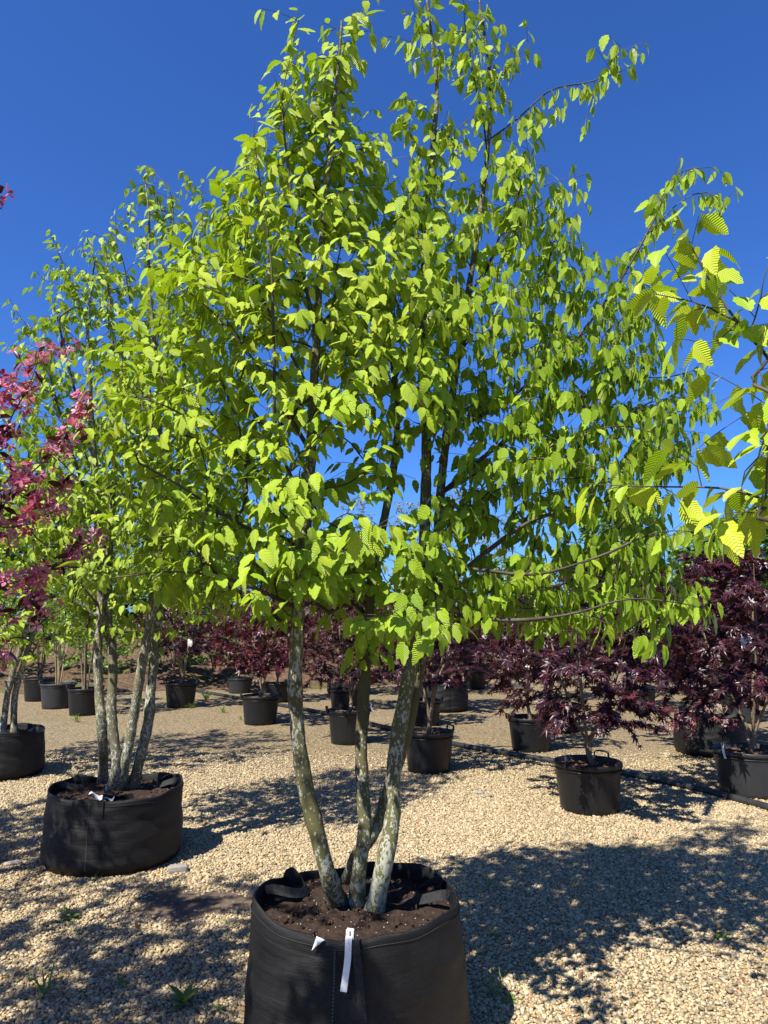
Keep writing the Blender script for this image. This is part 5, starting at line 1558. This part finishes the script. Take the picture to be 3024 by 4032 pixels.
rosette(*gp(398, 2178), 15, 0.085, 'largest bright green weed tuft in the shaded gravel left of the big bag', upr=1.1)
rosette(*gp(472, 2190), 7, 0.04, 'small yellow-green weed between the largest tuft and the big bag')
rosette(*gp(150, 1990), 9, 0.05, 'leafy weed in sunlit gravel in front of the four-stem bag', 1, 0.9, SIMPLE)
rosette(*gp(262, 2130), 6, 0.035, 'tiny weed in the shade near the largest weed tuft', 1, 0.7, SIMPLE)
rosette(*gp(402, 2100), 5, 0.035, 'small weed beside the tree shadow left of the big bag')
rosette(*gp(1560, 2030), 7, 0.04, 'small weed with reddish base in the gravel past the tree shadow', 1, 0.7, SIMPLE)
rosette(*gp(1070, 2025), 7, 0.045, 'low weed in a sun fleck right of the big bag', 1, 0.6, SIMPLE)
rosette(*gp(1100, 2165), 6, 0.04, 'flat weed at the foot of the big bag in its shadow', 1, 0.5, SIMPLE)
rosette(*gp(1640, 1695), 7, 0.06, 'weed by the hose end near the wide dusty grey pot', 1, 0.9, SIMPLE)
rosette(*gp(305, 1520), 12, 0.10, 'upright leafy weed in front of the black pot by the canes', 0, 1.3)
rosette(*gp(1380, 1970), 5, 0.03, 'sprig of weed within the big tree shadow')
grass(*gp(140, 1975), 12, 0.09, 'thin grass tuft in sunlit gravel before the four-stem bag')
grass(*gp(95, 2155), 14, 0.13, 'wispy dry grass tuft in the left shaded gravel')
grass(*gp(1070, 2150), 14, 0.10, 'grass tuft in the shadow edge beside the big bag')
grass(*gp(1055, 1920), 12, 0.09, 'grass tuft in the tree shadow behind the big bag')
grass(*gp(1435, 1682), 12, 0.10, 'grass tuft growing against the hose')
grass(*gp(445, 1512), 40, 0.22, 'bushy grass clump beside the slim-stemmed maple\'s pot')
grass(*gp(415, 1530), 30, 0.15, 'low grass clump on the gravel in front of the slim-stemmed maple')
grass(*gp(482, 1540), 26, 0.14, 'grass patch between the red maple\'s pot and the slim-stemmed one')
grass(*gp(585, 1500), 26, 0.16, 'grass clump on the mulch edge behind the red maple\'s pot')
grass(*gp(520, 1555), 18, 0.10, 'small grass tuft beside the red maple\'s pot')
grass(*gp(205, 1900), 12, 0.06, 'short grass at the foot of the four-stem bag')
grass(*gp(165, 1560), 22, 0.16, 'weedy grass near the far left bag')

cv, cf = ico2()


def stone(x, y, sx, sy, sz, label, rz, blocky=0.0):
    v_ = cv * (1 + 0.08 * rng.normal(size=(len(cv), 1)))
    if blocky:
        v_ = np.sign(v_) * np.abs(v_) ** blocky
    v_ = v_ * np.array([sx, sy, sz]) / 2; v_[:, 2] += sz * 0.38
    o = link('stone', mesh_tris('stone', v_, cf, [M['stone']], smooth=False), None, (x, y, 0.0), label=label, category='stone')
    o.rotation_euler = (0, 0, rz)
    return o


stone(*gp(384, 1884), 0.12, 0.075, 0.05, 'broken grey stone block beside the spilt soil at the four-stem bag', 0.3, 0.35)
stone(*gp(1035, 1715), 0.09, 0.06, 0.035, 'two-lobed grey rock in sunlit gravel left of the clip-handled pot', -0.4)
stone(*gp(1055, 1722), 0.07, 0.05, 0.03, 'smaller grey rock next to the two-lobed rock', 0.4)
stone(*gp(30, 1868), 0.11, 0.06, 0.03, 'flat reddish stone in the shade left of the four-stem bag', 0.2)

dl = [simple_leaf(0.6, 0.5, 0.6)[0:3], simple_leaf(0.5, -0.4, -0.5)[0:3]]
dm = [mesh_tris('dry_leaf', a_[0], a_[1], [M['dry']], a_[2], np.full(len(a_[0]), t_)) for a_ in dl for t_ in (0.2, 0.8)]
for k, (px_, py_) in enumerate([(75, 1840), (352, 1905), (300, 2010), (215, 1985), (1290, 1985), (1190, 1700), (1090, 1940), (1500, 1690), (480, 1870), (1550, 1860), (930, 1840), (1400, 1800), (600, 1800), (520, 2100), (1250, 2120)]):
    x, y = gp(px_, py_)
    o = link('dry_leaf', dm[k % 4], None, (x, y, 0.012), label='small dry brown leaf lying on the gravel', category='leaf', group='dry leaves on the gravel')
    s_ = rng.uniform(0.03, 0.055); o.scale = (s_,) * 3; o.rotation_euler = (rng.normal(0, 0.3), rng.normal(0, 0.3), rng.uniform(0, 6.28))

for nm in list(bpy.data.objects):
    pass
print('objects', len(bpy.data.objects), 'tris', sum(len(m_.polygons) for m_ in bpy.data.meshes))
